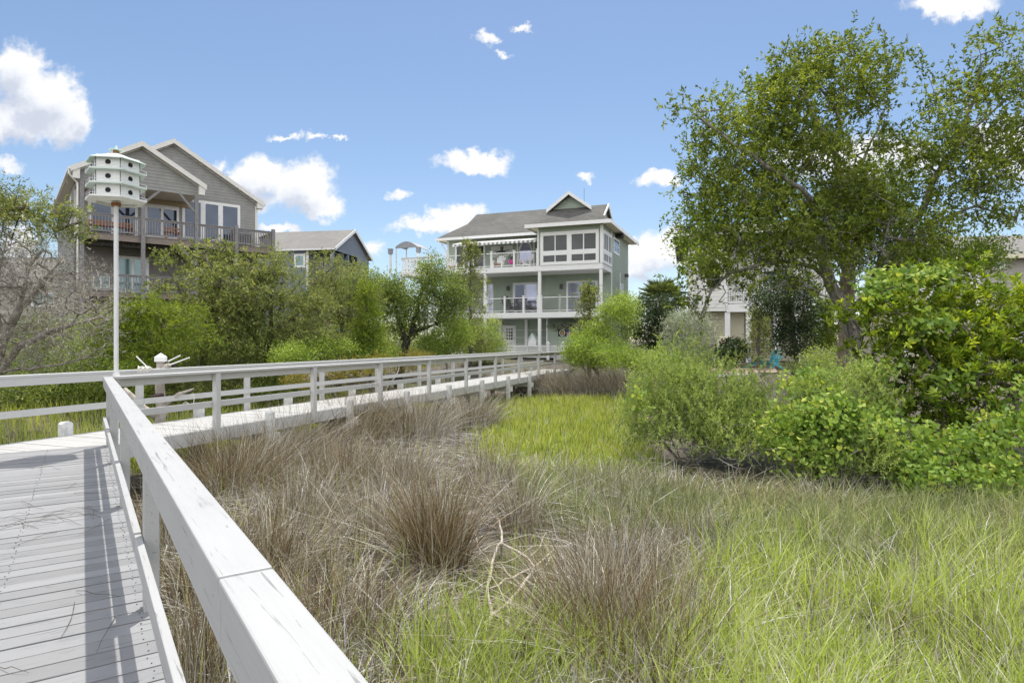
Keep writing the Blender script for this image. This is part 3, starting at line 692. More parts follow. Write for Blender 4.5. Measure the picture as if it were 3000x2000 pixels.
def house_left():
    f = Fr((-21.3, 30.5, 0), math.atan2(.63, .777)); r = root('taupe_house', f.p(5, 3, .6), 'tall taupe house with twin gables and a weathered timber porch deck behind the bird house', 'house')
    ze, sl, sl2 = 10.82, .59, .59; zp = ze+3.02*sl; zm = ze+4.95*sl; zd = 7.76; zg = .4
    # roofs
    m = MB(); m.slab([f.p(0,0,ze), f.p(0,2.5,ze), f.p(3.02,2.5,zp), f.p(3.02,0,zp)], .09)
    m.slab([f.p(6.05,2.78,ze), f.p(6.05,0,ze), f.p(3.02,0,zp), f.p(3.02,2.78,zp)], .09)
    m.slab([f.p(0,2.5,ze), f.p(0,15,ze), f.p(4.95,15,zm), f.p(4.95,2.5,zm)], .09)
    m.slab([f.p(9.9,15,ze), f.p(9.9,2.5,ze), f.p(4.95,2.5,zm), f.p(4.95,15,zm)], .09)
    m.build('roof', M['roofL'], r)
    w = MB(); w.siding(f, [(.35,10.25),(5.7,10.25),(5.7,10.85),(3.02,12.42),(.35,10.85)], .17, .35)
    w.siding(f, [(.35,zd),(9.55,zd),(9.55,10.95),(4.95,zm-.15),(.35,10.95)], .17, 2.8)
    ls = f.side(.35, 2.8, False)  # left wall: its t runs towards the front
    w.siding(ls, [(-12,zg),(0,zg),(0,10.9),(-12,10.9)], .17, 0)
    rs = f.side(9.55, 2.8, True); w.siding(rs, [(0,zg),(12,zg),(12,10.9),(0,10.9)], .17, 0)
    w.bx(f, .4, 9.5, 2.85, 14.5, zg, 10.8)
    w.build('wall', M['taupe'], r)
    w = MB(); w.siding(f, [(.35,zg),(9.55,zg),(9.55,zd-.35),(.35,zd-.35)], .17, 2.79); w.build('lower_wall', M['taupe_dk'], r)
    m = MB()
    for (a, b, d, h) in (((-.02,ze+.02),(3.02,zp+.03),-.03,.27), ((3.02,zp+.03),(6.07,ze+.02),-.03,.27), ((4.95,zm+.03),(9.92,ze+.02),2.47,.27), ((.0,ze+.03),(4.95,zm+.03),2.47,.27)):
        v = rake(f, d, d+.03, a, b, h); m.add(v.v, v.f); v = rake(f, d+.31, d+.35, (a[0], a[1]-.1), (b[0], b[1]-.1), h-.05); m.add(v.v, v.f)
    m.bx(f, 5.7, 5.98, 0.02, .36, 10.28, 10.78).bx(f, .08, .36, .02, .36, 10.28, 10.78)
    m.bx(f, 9.5, 9.85, 2.5, 2.85, 10.45, 10.78)
    m.build('rake_board', M['fascia'], r)
    m = MB(); m.bx(f, -.12, 0, 0, 15, ze-.14, ze-.02).bx(f, 9.9, 10.02, 2.5, 15, ze-.14, ze-.02); m.build('gutter', M['white'], r)
    m = MB(); m.add([f.p(.0,.05,ze-.16), f.p(.34,.05,ze-.22), f.p(.34,14.9,ze-.22), f.p(.0,14.9,ze-.16)], [(0,1,2,3)]); m.bx(f, .3, 5.75, .4, 2.78, 10.28, 10.32); m.build('porch_ceiling', M['soffit'], r)
    m = MB(); m.tube([f.p(-.08,.1,ze-.1), f.p(-.08,.1,ze-.35), f.p(.28,.22,ze-.75), f.p(.28,.22,zd-2.5)], .045, 8); m.build('downspout', M['white'], r)
    m = MB(); m.bx(f, .33, .5, 2.74, 2.82, zd, 10.3).bx(f, 9.44, 9.58, 2.73, 2.83, zg, 10.6); m.bx(ls, -2.1, -1.6, -.05, .02, 8.0, 10.3); m.build('corner_trim', M['fascia'], r)
    m = MB(); m.bx(f, .5, 5.9, 2.70, 2.765, 9.98, 10.27); m.build('porch_beam', M['tan'], r)
    # deck
    m = MB(); m.bx(f, .3, 9.75, .27, .32, zd-.32, zd-.02).bx(f, .3, .35, .32, 2.78, zd-.32, zd-.02).bx(f, 9.7, 9.75, .32, 2.78, zd-.32, zd-.02).bx(f, .3, 9.75, .25, 2.775, zd-.02, zd+.02)
    m.build('deck_floor', M['wood2'], r)
    m = MB()
    for i in range(18): t = .6+i*.52; m.bx(f, t, t+.05, .32, 2.77, zd-.28, zd-.021)
    m.bx(f, .36, 9.7, .75, .85, zd-.55, zd-.285); m.build('joist', M['barkD'], r)
    for t, top in ((.45,10.28), (3.07,10.28), (5.59,10.28), (7.65,8.86), (9.68,8.86)):
        MB().bx(f, t-.09, t+.09, .10, .265, zg, top).build('post', M['wood'], r)
    for a, b in (((3.16,9.55),(3.85,10.24)), ((2.98,9.55),(2.3,10.24)), ((5.5,9.35),(4.75,10.24)), ((5.5,6.5),(4.8,7.42)), ((.55,9.55),(1.2,10.24))):
        MB().bar(f.p(a[0],.19,a[1]), f.p(b[0],.19,b[1]), .09, .12).build('brace', M['wood'], r)
    for a, b in ((.54,2.98),(3.16,5.5),(5.68,7.56),(7.74,9.59)): balus(f, a, b, .19, zd, zd+.96, r, 'wood')
    rr = f.side(9.7, .2, True); balus(rr, .1, 2.5, 0, zd, zd+.96, r, 'wood')
    # openings on the porch wall
    d = 2.8
    winpx(f, d, 258, 404, 584, 694, r, 'paneB', cols=2, muntin=.12, fw=.14); winpx(f, d, 533, 703, 592, 708, r, 'paneB', cols=3, muntin=.13, fw=.15)
    o = winpx(f, d, 424, 524, 606, 697, r, 'paneB', cols=2, muntin=.07, fw=.12, name='sliding_door'); winpx(f, d, 424, 524, 583, 605, r, 'paneD', fw=.10, name='transom_window')
    # lower storey
    d = 2.79; zl = 4.85
    o = winpx(f, d, 340, 436, 752, 876, r, 'paneT', cols=2, fw=.14, muntin=.06, name='sliding_door'); winpx(f, d, 268, 322, 800, 850, r, 'paneT', cols=2, fw=.1); winpx(f, d, 562, 602, 782, 820, r, 'paneT', cols=1, fw=.1)
    m = MB(); m.bx(f, .3, 9.75, .3, 2.77, zl-.25, zl); m.build('lower_deck_floor', M['wood2'], r)
    balus(f, .54, 2.98, .19, zl, zl+.9, r, 'wood'); balus(f, 3.16, 5.5, .19, zl, zl+.9, r, 'wood')
    # furniture standing on the porch deck
    def bench(nm, lab, t0, t1, dd, cat):
        o = root(nm, f.p((t0+t1)/2, dd, zd+.02), lab, cat); z = zd+.02
        MB().bx(f, t0, t1, dd-.25, dd+.25, z+.42, z+.47).build('seat', M['orange'], o)
        m = MB(); m.bx(f, t0, t1, dd+.22, dd+.26, z+.66, z+.74)
        n = int((t1-t0)/.16)
        for i in range(n): t = t0+(i+.5)*(t1-t0)/n; m.bx(f, t-.045, t+.045, dd+.225, dd+.255, z+.47, z+.66)
        m.build('backrest', M['orange'], o)
        for a in (t0+.04, t1-.09):
            for b in (dd-.23, dd+.17): MB().bx(f, a, a+.05, b, b+.05, z, z+.42).build('leg', M['orange'], o)
    bench('porch_bench', 'orange brown slatted bench on the taupe house porch behind the bird house pole', .75, 2.75, .95, 'bench')
    bench('porch_chair', 'small orange brown wooden seat by the sliding door of the taupe house', 4.2, 4.95, .95, 'chair')
    o = root('covered_grill', f.p(8.3, 1.7, zd), 'dark covered grill standing on the open end of the timber porch deck', 'grill')
    m = MB(); m.bx(f, 7.75, 8.85, 1.4, 2.0, zd+.06, zd+.95); m.build('cover', M['grey'], o, .08); m = MB(); m.tube([f.p(7.8,1.7,zd+.98), f.p(8.8,1.7,zd+.98)], .14, 10); m.build('hood', M['grey'], o)
    m = MB(); [m.bx(f, t, t+.08, 1.45, 1.95, zd+.02, zd+.06) for t in (7.8, 8.7)]; m.build('foot', M['black'], o)
def house_blue():
    f = Fr((-16.4, 58, 0), -.171); r = root('blue_grey_house', f.p(-4, 4, 0), 'blue grey house with a plain grey roof seen beyond the timber deck', 'house')
    ze = 10.9; zp = 13.3; W = 8.2; tc = T_(f, 0, 901)
    m = MB(); o = .35
    m.slab([f.p(-14,-o,ze), f.p(.35,-o,ze), f.p(.35,W/2,zp), f.p(-14,W/2,zp)], .12); m.slab([f.p(.35,W+o,ze), f.p(-14,W+o,ze), f.p(-14,W/2,zp), f.p(.35,W/2,zp)], .12); m.build('roof', M['roofB'], r)
    w = MB(); w.siding(f, [(-14,1),(tc,1),(tc,ze-.1),(-14,ze-.1)], .2, 0); w.siding(f, [(tc,1),(0,1),(0,ze-.1),(tc,ze-.1)], .2, 2.2)
    s = f.side(0, 0, True); w.siding(s, [(0,ze-.15),(W,ze-.15),(W/2,zp-.2)], .2, 0); w.siding(s, [(5.2,1),(W,1),(W,ze-.1),(5.2,ze-.1)], .2, 0); w.siding(s, [(2.2,1),(5.2,1),(5.2,ze-.6),(2.2,ze-.6)], .2, 1.2)
    w.bx(f, -13.9, tc-.02, .05, W-.05, 1, ze-.1).bx(f, tc, -1.25, 2.25, W-.05, 1, ze-.1); w.build('wall', M['blue'], r)
    m = MB(); v = rake(s, -.38, -.33, (-o,ze+.05), (W/2,zp+.05), .3); m.add(v.v, v.f); v = rake(s, -.38, -.33, (W/2,zp+.05), (W+o,ze+.05), .3); m.add(v.v, v.f); m.bx(f, -14, .3, -o-.08, -o, ze-.18, ze-.02); m.build('rake_board', M['white'], r)
    m = MB(); m.bx(f, tc-.12, tc+.12, -.05, .0, 7, ze-.2); m.build('corner_trim', M['white'], r)
    winpx(f, 0, 862, 895, 744, 784, r, 'paneT', fw=.2)
    for x0, x1, y0, y1 in ((912,926,748,789), (928,941,752,791), (943,955,756,793), (957,967,760,795)): winpx(f, 2.2, x0, x1, y0, y1, r, 'paneB', fw=.12)
    zf = Z_(f, -1, 0, 815)
    balus(f, T_(f,0,925), -.1, 0, zf, zf+1.1, r, 'taupe', .18, 'porch_railing'); balus(s, .1, 5.2, 0, zf, zf+1.1, r, 'taupe', .18, 'porch_railing')
    m = MB(); m.bx(f, tc, .05, -.05, 2.2, zf-.4, zf); m.build('porch_floor', M['wood2'], r)
    for t, d in ((-.1, 0), (-.1, 3.2)):
        MB().bx(f, t-.13, t+.13, d-.1, d+.15, 1, ze-.2).build('post', M['blue'], r)
    for a, b in (((2.6,ze-1.4),(1.6,ze-.5)), ((3.8,ze-1.4),(4.8,ze-.5))): MB().bar(s.p(a[0]+.1,.1,a[1]), s.p(b[0],.1,b[1]), .16).build('brace', M['taupe'], r)
    win(s, 1.2, 3.4, 4.9, zf, ze-1.0, r, 'paneB', .16, 2, name='porch_door'); win(s, 0, 6.0, 7.0, zf+.9, ze-1.2, r, 'paneB', .16)
    # pale house at far left
    f = Fr((-52, 56, 0), .06); r = root('pale_roof_house', f.p(7, 4, 0), 'low pale roofed house far behind the bare grey cedar', 'house')
    zE, zR = EYE+(1000-838)/F*56, EYE+(1000-748)/F*60
    m = MB(); m.slab([f.p(-2,-.5,zE), f.p(16,-.5,zE), f.p(12.5,5,zR), f.p(2,5,zR)], .12); m.slab([f.p(16,-.5,zE), f.p(16,10.5,zE), f.p(12.5,5,zR)], .12); m.slab([f.p(16,10.5,zE), f.p(-2,10.5,zE), f.p(2,5,zR), f.p(12.5,5,zR)], .12); m.build('roof', M['roofB'], r)
    w = MB(); w.siding(f, [(-1.5,.5),(15.5,.5),(15.5,zE-.1),(-1.5,zE-.1)], .2, 0); w.bx(f, -1.5, 15.4, .04, 10, .5, zE-.05); w.build('wall', M['beige'], r)
    win(f, 0, 9, 11, zE-1.8, zE-.5, r, 'paneT', .15, 2); win(f, 0, 12.4, 13.8, zE-1.8, zE-.5, r, 'paneT', .15, 1)
def cable_rail(f, d, ts, z, par, h=1.02, mat='white'):
    m = MB()
    for t in ts:
        m.bx(f, t-.055, t+.055, d-.055, d+.055, z, z+h); m.bx(f, t-.085, t+.085, d-.085, d+.085, z+h, z+h+.04)
    m.bx(f, min(ts), max(ts), d-.025, d+.025, z+h-.13, z+h-.08); m.bx(f, min(ts), max(ts), d-.02, d+.02, z+.09, z+.13)
    for k in range(5): m.bx(f, min(ts), max(ts), d-.002, d+.002, z+.24+k*.125, z+.244+k*.125)
    return m.build('balcony_railing', M[mat], par)
def house_green():
    f = Fr((5.44, 38, 0), math.atan2(-.358, .934)); r = root('sage_green_house', f.p(-6, 5, 1.3), 'three storey sage green house with white balconies at the end of the boardwalk', 'house')
    zg, z1, z2, ze = 1.60, 4.18, 7.08, 9.50; W = 11.67; S = 2.55; B = 8.2; s = f.side(0, 0, True); g0 = .9
    # ---- walls
    w = MB(); w.siding(f, [(-W,g0),(0,g0),(0,z1-.2),(-W,z1-.2)], .17, S); w.siding(f, [(-W,z1),(0,z1),(0,z2-.2),(-W,z2-.2)], .17, S); w.siding(f, [(-W,z2),(-4.05,z2),(-4.05,ze),(-W,ze)], .17, S)
    w.siding(s, [(S,g0),(B,g0),(B,ze),(S,ze)], .17, 0)
    w.bx(f, -W+.02, -.03, S+.03, B-.02, g0, ze-.02)
    w.siding(f, [(-4.05,9.12),(-.02,9.12),(-.02,ze),(-4.05,ze)], .17, .02); w.siding(s, [(.02,9.12),(S,9.12),(S,ze),(.02,ze)], .17, 0)
    w.siding(f, [(-4.05,z2),(-3.93,z2),(-3.93,9.12),(-4.05,9.12)], .17, .02); w.siding(f, [(-.2,z2),(-.02,z2),(-.02,9.12),(-.2,9.12)], .17, .02)
    ls = f.side(-4.05, 0, False); w.siding(ls, [(-S,z2),(-.02,z2),(-.02,ze),(-S,ze)], .17, 0)
    lw = f.side(-W, S, False); w.siding(lw, [(-B+S,g0),(0,g0),(0,ze),(-B+S,ze)], .17, 0)
    w.siding(f, [(T_(f,1.2,1603),zg),(-.5,zg),(-.5,Z_(f,-2,1.2,949)),(T_(f,1.2,1603),Z_(f,-2,1.2,949))], .17, 1.2)
    w.build('wall', M['green'], r)
    # ---- main roof: Dutch hips with broken slopes
    e0, e1, m0, m1, k0, k1 = -12.24, .6, -10.8, -.9, -10.8, -.9; sf, sb, sr = 1.95, 9.2, 5.6; zR = 11.80; zE = 9.55; zm = zE+.5616*(zR-zE); qf = 4.0; qb = 7.2
    m = MB()
    m.slab([f.p(e0,sf,zE), f.p(e1,sf,zE), f.p(m1,qf,zm), f.p(m0,qf,zm)], .08); m.slab([f.p(m0,qf,zm), f.p(m1,qf,zm), f.p(k1,sr,zR), f.p(k0,sr,zR)], .08)
    m.slab([f.p(e1,sb,zE), f.p(e0,sb,zE), f.p(m0,qb,zm), f.p(m1,qb,zm)], .08); m.slab([f.p(m1,qb,zm), f.p(m0,qb,zm), f.p(k0,sr,zR), f.p(k1,sr,zR)], .08)
    m.slab([f.p(e1,sf,zE), f.p(e1,sb,zE), f.p(m1,qb,zm), f.p(m1,qf,zm)], .08); m.slab([f.p(e0,sb,zE), f.p(e0,sf,zE), f.p(m0,qf,zm), f.p(m0,qb,zm)], .08)
    # sunroom roof
    te0, te1, tg0, tg1, tp = -4.72, .6, -3.45, -1.05, -2.25; zg1 = 10.75; zpk = 11.65; sg = .95; bk = 5.3
    m.slab([f.p(te0,-.55,9.56), f.p(te1,-.55,9.56), f.p(tg1,sg,zg1), f.p(tg0,sg,zg1)], .08)
    m.slab([f.p(te1,-.55,9.56), f.p(te1,sf+.3,9.56), f.p(tg1,bk-1.4,zg1), f.p(tg1,sg,zg1)], .08); m.slab([f.p(te0,bk-2.9,9.6), f.p(te0,-.55,9.56), f.p(tg0,sg,zg1), f.p(tg0,bk-1.4,zg1)], .08)
    m.slab([f.p(tg1+.2,.55,zg1-.12), f.p(tg1+.2,bk,zg1-.12), f.p(tp,bk,zpk), f.p(tp,.55,zpk)], .07); m.slab([f.p(tg0-.2,bk,zg1-.12), f.p(tg0-.2,.55,zg1-.12), f.p(tp,.55,zpk), f.p(tp,bk,zpk)], .07)
    m.build('roof', M['roofG'], r)
    m = MB()
    for a, b in (((tg0-.25,zg1-.10),(tp,zpk+.05)), ((tp,zpk+.05),(tg1+.25,zg1-.10))): v = rake(f, .46, .54, a, b, .22); m.add(v.v, v.f)
    m.build('rake_board', M['white'], r); m = MB()
    gs = f.side(m1-.12, 0, True)
    for a, b in (((qf+.1,zm-.02),(sr,zR+.05)), ((sr,zR+.05),(qb-.1,zm-.02))): v = rake(gs, -.22, -.15, a, b, .2); m.add(v.v, v.f)
    m.build('rake_board', M['white'], r)
    m = MB(); m.siding(f, [(tg0,zg1-.1),(tg1,zg1-.1),(tp,zpk-.15)], .15, .9); m.build('gable', M['green'], r); m = MB(); m.siding(gs, [(qf,zm-.05),(qb,zm-.05),(sr,zR-.1)], .15, .1); m.build('gable', M['green'], r)
    m = MB(); m.bx(f, te0, te1, -.60, -.55, 9.36, 9.58).bx(f, te1, te1+.05, -.60, sb, 9.36, 9.58).bx(f, te0-.05, te0, -.60, 1.9, 9.36, 9.58).bx(f, e0, te0, sf-.1, sf, 9.36, 9.54).bx(f, e0-.05, e0, sf-.1, sb, 9.36, 9.54); m.build('fascia', M['white'], r)
    m = MB(); m.bx(f, te0, te1, -.55, -.0, 9.46, 9.475).bx(f, .02, te1, .0, sb, 9.46, 9.475).bx(f, te0, -4.1, 0, S, 9.46, 9.475).bx(f, e0, te0, sf, S, 9.46, 9.475).bx(f, e0, -W-.02, S, sb, 9.46, 9.475); m.build('soffit', M['cream'], r)
    # ---- decks
    for nm, z, tl in (('upper_balcony_floor', z2, -W), ('middle_balcony_floor', z1, -W)):
        m = MB(); m.bx(f, tl, 0, .0, .05, z-.34, z).bx(f, -.05, 0, .05, S-.03, z-.34, z).bx(f, tl, tl+.05, .05, S-.03, z-.34, z).bx(f, tl+.05, -.05, .05, S-.03, z-.03, z-.002).bx(f, tl+.05, -.05, .05, S-.03, z-.335, z-.30)
        n = int((-tl)/.09)
        for i in range(n): t = tl+.05+i*(-tl-.1)/n; m.bx(f, t, t+.045, .052, .10, z-.37, z-.337)
        m.build(nm, M['white'], r)
    m = MB(); m.bx(f, -W-.2, .6, -.4, S, zg-.25, zg); m.build('ground_deck_floor', M['white'], r)
    for t in (-11.5, -7.7, -4.0, -.1):
        m = MB(); m.bx(f, t-.09, t+.09, -.01, .17, g0, z1-.375); m.build('post', M['white'], r); m = MB(); m.bx(f, t-.09, t+.09, -.01+.015, .17, z1+.0, z2-.375); m.build('post', M['white'], r)
    cable_rail(f, .1, [-4.16,-5.72,-7.29,-8.88,-10.4,-11.6], z2, r); cable_rail(f, .1, [-1.42,-2.70], z1, r); cable_rail(f, .1, [-3.9,-2.70], z1, r); cable_rail(f, .1, [-1.42,-.2], z1, r)
    cable_rail(f, .1, [-4.12,-5.08,-6.36,-7.6], z1, r); cable_rail(f, .1, [-7.8,-9.0,-10.3,-11.4], z1, r)
    # ---- sunroom glazing
    m = MB(); d = .0
    def sun(fr, ts, frame0, frame1):
        m = MB(); zz = (7.08, 7.27, 7.67, 7.96, 8.90, 9.12); D0, D1 = -.05, .04
        m.bx(fr, frame0, frame1, D0, D1, zz[0], zz[1]).bx(fr, frame0, frame1, D0, D1, zz[2], zz[3]).bx(fr, frame0, frame1, D0, D1, zz[4], zz[5])
        ed = [frame0]+[x for q in ts for x in q]+[frame1]
        for a, b in zip(ed[::2], ed[1::2]): m.bx(fr, a, b, D0+.004, D1, zz[1], zz[2]).bx(fr, a, b, D0+.004, D1, zz[3], zz[4])
        o = m.build('sunroom_window', M['white'], r)
        for a, b in ts:
            for z0, z1_ in ((zz[1], zz[2]), (zz[3], zz[4])): MB().bx(fr, a, b, -.012, .0, z0, z1_).build('pane', M['paneS'], o)
    sun(f, [(-3.73,-2.99),(-2.93,-2.21),(-1.91,-1.19),(-1.12,-.40)], -3.92, -.21)
    sun(s, [(.32,.85),(.91,1.42),(1.62,2.02),(2.08,2.42)], .14, S-.05)
    m = MB(); m.bx(f, -.13, .03, -.035, .0, z2, 9.4).bx(s, 0.0, .12, -.035, 0, z2, 9.4).bx(s, S-.06, S+.08, -.04, .0, g0, 9.4).bx(f, -4.12, -4.03, -.035, .06, z2, 9.4).bx(s, B-.1, B+.02, -.03, .02, g0, 9.4).bx(f, -W-.02, -W+.1, S-.04, S, g0, 9.4); m.build('corner_trim', M['white'], r)
    # ---- upper wall
    winpx(f, S, 1385, 1422, 716, 790, r, 'paneD', fw=.12); win(f, S, T_(f,S,1334), T_(f,S,1362), z2, z2+2.1, r, 'paneD', .13, name='balcony_door')
    t0, t1 = T_(f,S,1519), T_(f,S,1562); tc = (t0+t1)/2; o = MB(); o.bx(f, t0-.12, t0, S-.06, S, z2, z2+2.2).bx(f, t1, t1+.12, S-.06, S, z2, z2+2.2)
    n = 28; a, b = (t1-t0)/2, .98; zc = z2+1.05; ri = []
    for k in range(n): q = 2*math.pi*k/n; ri.append((math.cos(q), math.sin(q)))
    vs = [f.p(tc+a*x, dd, zc+b*y) for dd in (S-.08, S) for x, y in ri]+[f.p(tc+(a-.1)*x, dd, zc+(b-.1)*y) for dd in (S-.08, S) for x, y in ri]
    o.add(vs, [(k, (k+1)%n, n+(k+1)%n, n+k) for k in range(n)]+[(2*n+k, 2*n+(k+1)%n, (k+1)%n, k) for k in range(n)]+[(2*n+k, 3*n+k, 3*n+(k+1)%n, 2*n+(k+1)%n) for k in range(n)])
    o = o.build('oval_door_frame', M['white'], r)
    MB().add([f.p(tc+(a-.09)*x, S-.04, zc+(b-.09)*y) for x, y in ri], [tuple(range(n))[::-1]]).build('oval_pane', M['paneL'], o)
    # ---- middle floor doors and ground floor
    for x0, x1, py in ((1503,1577,830), (1659.5,1751,822)):
        t0, t1 = T_(f,S,x0), T_(f,S,x1); o = win(f, S, t0, t1, z1, z1+2.12, r, 'paneL', .13, 2, name='sliding_door', muntin=.05)
        q0, q1 = (t0+.17, (t0+t1)/2-.08) if x0 < 1600 else ((t0+t1)/2+.08, t1-.17); MB().bx(f, q0, q1, S-.043, S-.036, z1+.17, z1+1.98).build('screen_pane', M['paneB'], o)
        m = MB(); m.bx(f, t0-.42, t0-.24, S-.16, S-.02, z1+1.62, z1+1.92); m.build('wall_lantern', M['grey'], r)
    win(f, S, T_(f,S,1430), T_(f,S,1446), z1, z1+2.1, r, 'paneL', .08, name='door_trim')
    t0, t1 = T_(f,S,1473), T_(f,S,1512); zt = Z_(f, -6.6, S, 953)
    m = MB(); m.bx(f, t0, t1, S-.07, S, zg, zt); o = m.build('back_door', M['white'], r)
    a0, a1 = T_(f,S,1483.5), T_(f,S,1504); za, zb = Z_(f,-6.6,S,996), Z_(f,-6.6,S,961)
    for i in range(3):
        for j in range(4):
            wd, hh = (a1-a0)/3, (zb-za)/4; MB().bx(f, a0+i*wd+.03, a0+(i+1)*wd-.03, S-.078, S-.07, za+j*hh+.025, za+(j+1)*hh-.025).build('door_pane', M['paneD'], o)
    MB().tube([f.p(t1-.1, S-.12, zg+1.0), f.p(t1-.1, S-.07, zg+1.0)], .035, 8).build('handle', M['black'], o)
    m = MB()
    for px in (1467, 1542.5): t = T_(f,S-.1,px); m.bx(f, t-.1, t+.1, S-.2, S-.03, g0, z1-.35)
    m.build('wall_pillar', M['white'], r)
    m = MB(); t = T_(f,1.15,1603); m.bx(f, t-.06, t+.02, 1.14, 1.26, zg, z1-.35); [m.bx(f, -7.6, t-.1, 2.3, 2.32, z, z+.025) for z in (2.15, 2.6, 3.1)]; m.build('hurricane_bar', M['white'], r)
    # lattice skirt along the ground deck
    m = MB(); tl, tr = -W+.1, 1.2; za, zb = 1.62, 2.02; m.bx(f, tl, tr, -.5, -.43, zb, zb+.09).bx(f, tl, tr, -.49, -.44, za-.09, za); n = int((tr-tl)/.11); h = zb-za
    for i in range(n):
        t = tl+i*.11
        if t+h < tr: m.bar(f.p(t,-.475,za), f.p(t+h,-.475,zb), .028, .012, up=f.b); m.bar(f.p(t+h,-.462,za), f.p(t,-.462,zb), .028, .012, up=f.b)
    m.build('lattice_panel', M['white'], r)
    m = MB(); t0, t1 = T_(f,-.8,1618), T_(f,-.8,1690); za, zb = .98, 1.56; m.bx(f, t0, t1, -.85, -.78, zb, zb+.08); n = int((t1-t0)/.11); h = zb-za
    for i in range(n):
        t = t0+i*.11
        if t+h < t1: m.bar(f.p(t,-.825,za), f.p(t+h,-.825,zb), .03, .012, up=f.b); m.bar(f.p(t+h,-.812,za), f.p(t,-.812,zb), .03, .012, up=f.b)
    m.build('lattice_panel', M['white'], r)
    for px in (1606, 1650):
        t = T_(f,-.6,px); m = MB(); m.bx(f, t-.08, t+.08, -.68, -.52, .9, 2.2).bx(f, t-.11, t+.11, -.71, -.49, 2.2, 2.27); m.add([f.p(t-.08,-.68,2.27), f.p(t+.08,-.68,2.27), f.p(t+.08,-.52,2.27), f.p(t-.08,-.52,2.27), f.p(t,-.6,2.36)], [(0,1,4),(1,2,4),(2,3,4),(3,0,4)]); m.build('gate_post', M['white'], r)
    # side wall window, vent, lamp
    def sx(px, d=0): return T_(s, d, px)
    win(s, 0, sx(1796), sx(1813), Z_(s, 4, 0, 746), Z_(s, 4, 0, 699), r, 'paneB', .14, 2, 2); win(s, 0, sx(1816), sx(1825), Z_(s, 6, 0, 860), Z_(s, 6, 0, 832), r, 'paneD', .1)
    m = MB(); m.bx(s, 6.9, 7.2, -.25, 0, Z_(s,7,0,812), Z_(s,7,0,803)); m.build('side_lamp', M['grey'], r); m = MB(); m.bx(s, 3.6, 4.4, -.45, -.1, 9.18, 9.38); m.build('flood_light', M['black'], r)
    m = MB(); m.tube([s.p(5.0,-.06,2.5), s.p(5.0,-.06,Z_(s,5,0,800))], .04, 8); m.build('downspout', M['white'], r); m = MB(); m.tube([f.p(e0+.1,sf-.05,9.4), f.p(e0+.35,sf+.2,9.1), f.p(-W-.08,S-.1,8.7), f.p(-W-.08,S-.1,z2)], .045, 8); m.build('downspout', M['white'], r)
    m = MB(); m.tube([f.p(-1.9,3,11.5), f.p(-1.9,3,12.4)], .012, 5); m.build('antenna', M['grey'], r)
    # ---- awning (striped, scalloped valance)
    t0, t1 = -10.4, -4.35; n = 40; A = {0: MB(), 1: MB()}
    for i in range(n):
        a, b = t0+(t1-t0)*i/n, t0+(t1-t0)*(i+1)/n; k = A[(i//1) % 2]; zf, zk = 8.86, 9.28; dF = .75
        k.add([f.p(a,dF,zf), f.p(b,dF,zf), f.p(b,S-.1,zk), f.p(a,S-.1,zk), f.p(a,dF,zf-.015), f.p(b,dF,zf-.015), f.p(b,S-.1,zk-.015), f.p(a,S-.1,zk-.015)], BOXF)
        k.bx(f, a, b, dF-.012, dF, zf-.17+(.03 if i % 2 else 0), zf+.0)
    o = A[0].build('awning', M['white'], r); A[1].build('awning_stripe', M['stripe'], o)
    # ---- side deck with canopy
    u0, u1 = -14.1, -W-.06; m = MB(); m.bx(f, u0, u1, .2, 3.9, z2-.3, z2); m.build('side_deck_floor', M['white'], r)
    balus(f, u0+.06, u1, .25, z2, z2+.98, r, 'white', .15, 'side_deck_railing'); ld = f.side(u0+.05, .2, False); balus(ld, -3.6, -.12, 0, z2, z2+.98, r, 'white', .15, 'side_deck_railing')
    for t in (u0+.1, -12.4):
        for d_ in (.4, 3.7): MB().bx(f, t-.09, t+.09, d_-.09, d_+.09, g0, z2-.3).build('post', M['white'], r)
    o = root('canopy', f.p(-13.2, 2.2, z2), 'small striped barrel canopy on thin posts on the side deck', 'canopy')
    dx = 2.6; t0, t1 = T_(f,dx,1174), T_(f,dx,1240); n = 12; ps = [(t0+(t1-t0)*i/n, z2+2.0+.45*math.sin(math.pi*(i+.6)/(n+1))-.12*i/n) for i in range(n+1)]
    m = MB()
    for (a, za), (b, zb) in zip(ps[:-1], ps[1:]): m.add([f.p(a,dx-.7,za), f.p(b,dx-.7,zb), f.p(b,dx+.8,zb), f.p(a,dx+.8,za), f.p(a,dx-.7,za-.02), f.p(b,dx-.7,zb-.02), f.p(b,dx+.8,zb-.02), f.p(a,dx+.8,za-.02)], BOXF)
    m.build('fabric', M['stripe'], o)
    m = MB(); v = [f.p(a,dx-.71,z) for a, z in ps]+[f.p(a,dx-.71,min(ps[0][1],ps[-1][1])-.0) for a, z in ps]; m.add(v, [(i,i+1,n+2+i,n+1+i) for i in range(n)]); m.build('valance', M['grey2'], o)
    for t, z in ((t0+.03, ps[0][1]), (t1-.03, ps[-1][1])):
        for d_ in (dx-.68, dx+.75): MB().bx(f, t-.03, t+.03, d_-.03, d_+.03, z2, z).build('post', M['white'], o)
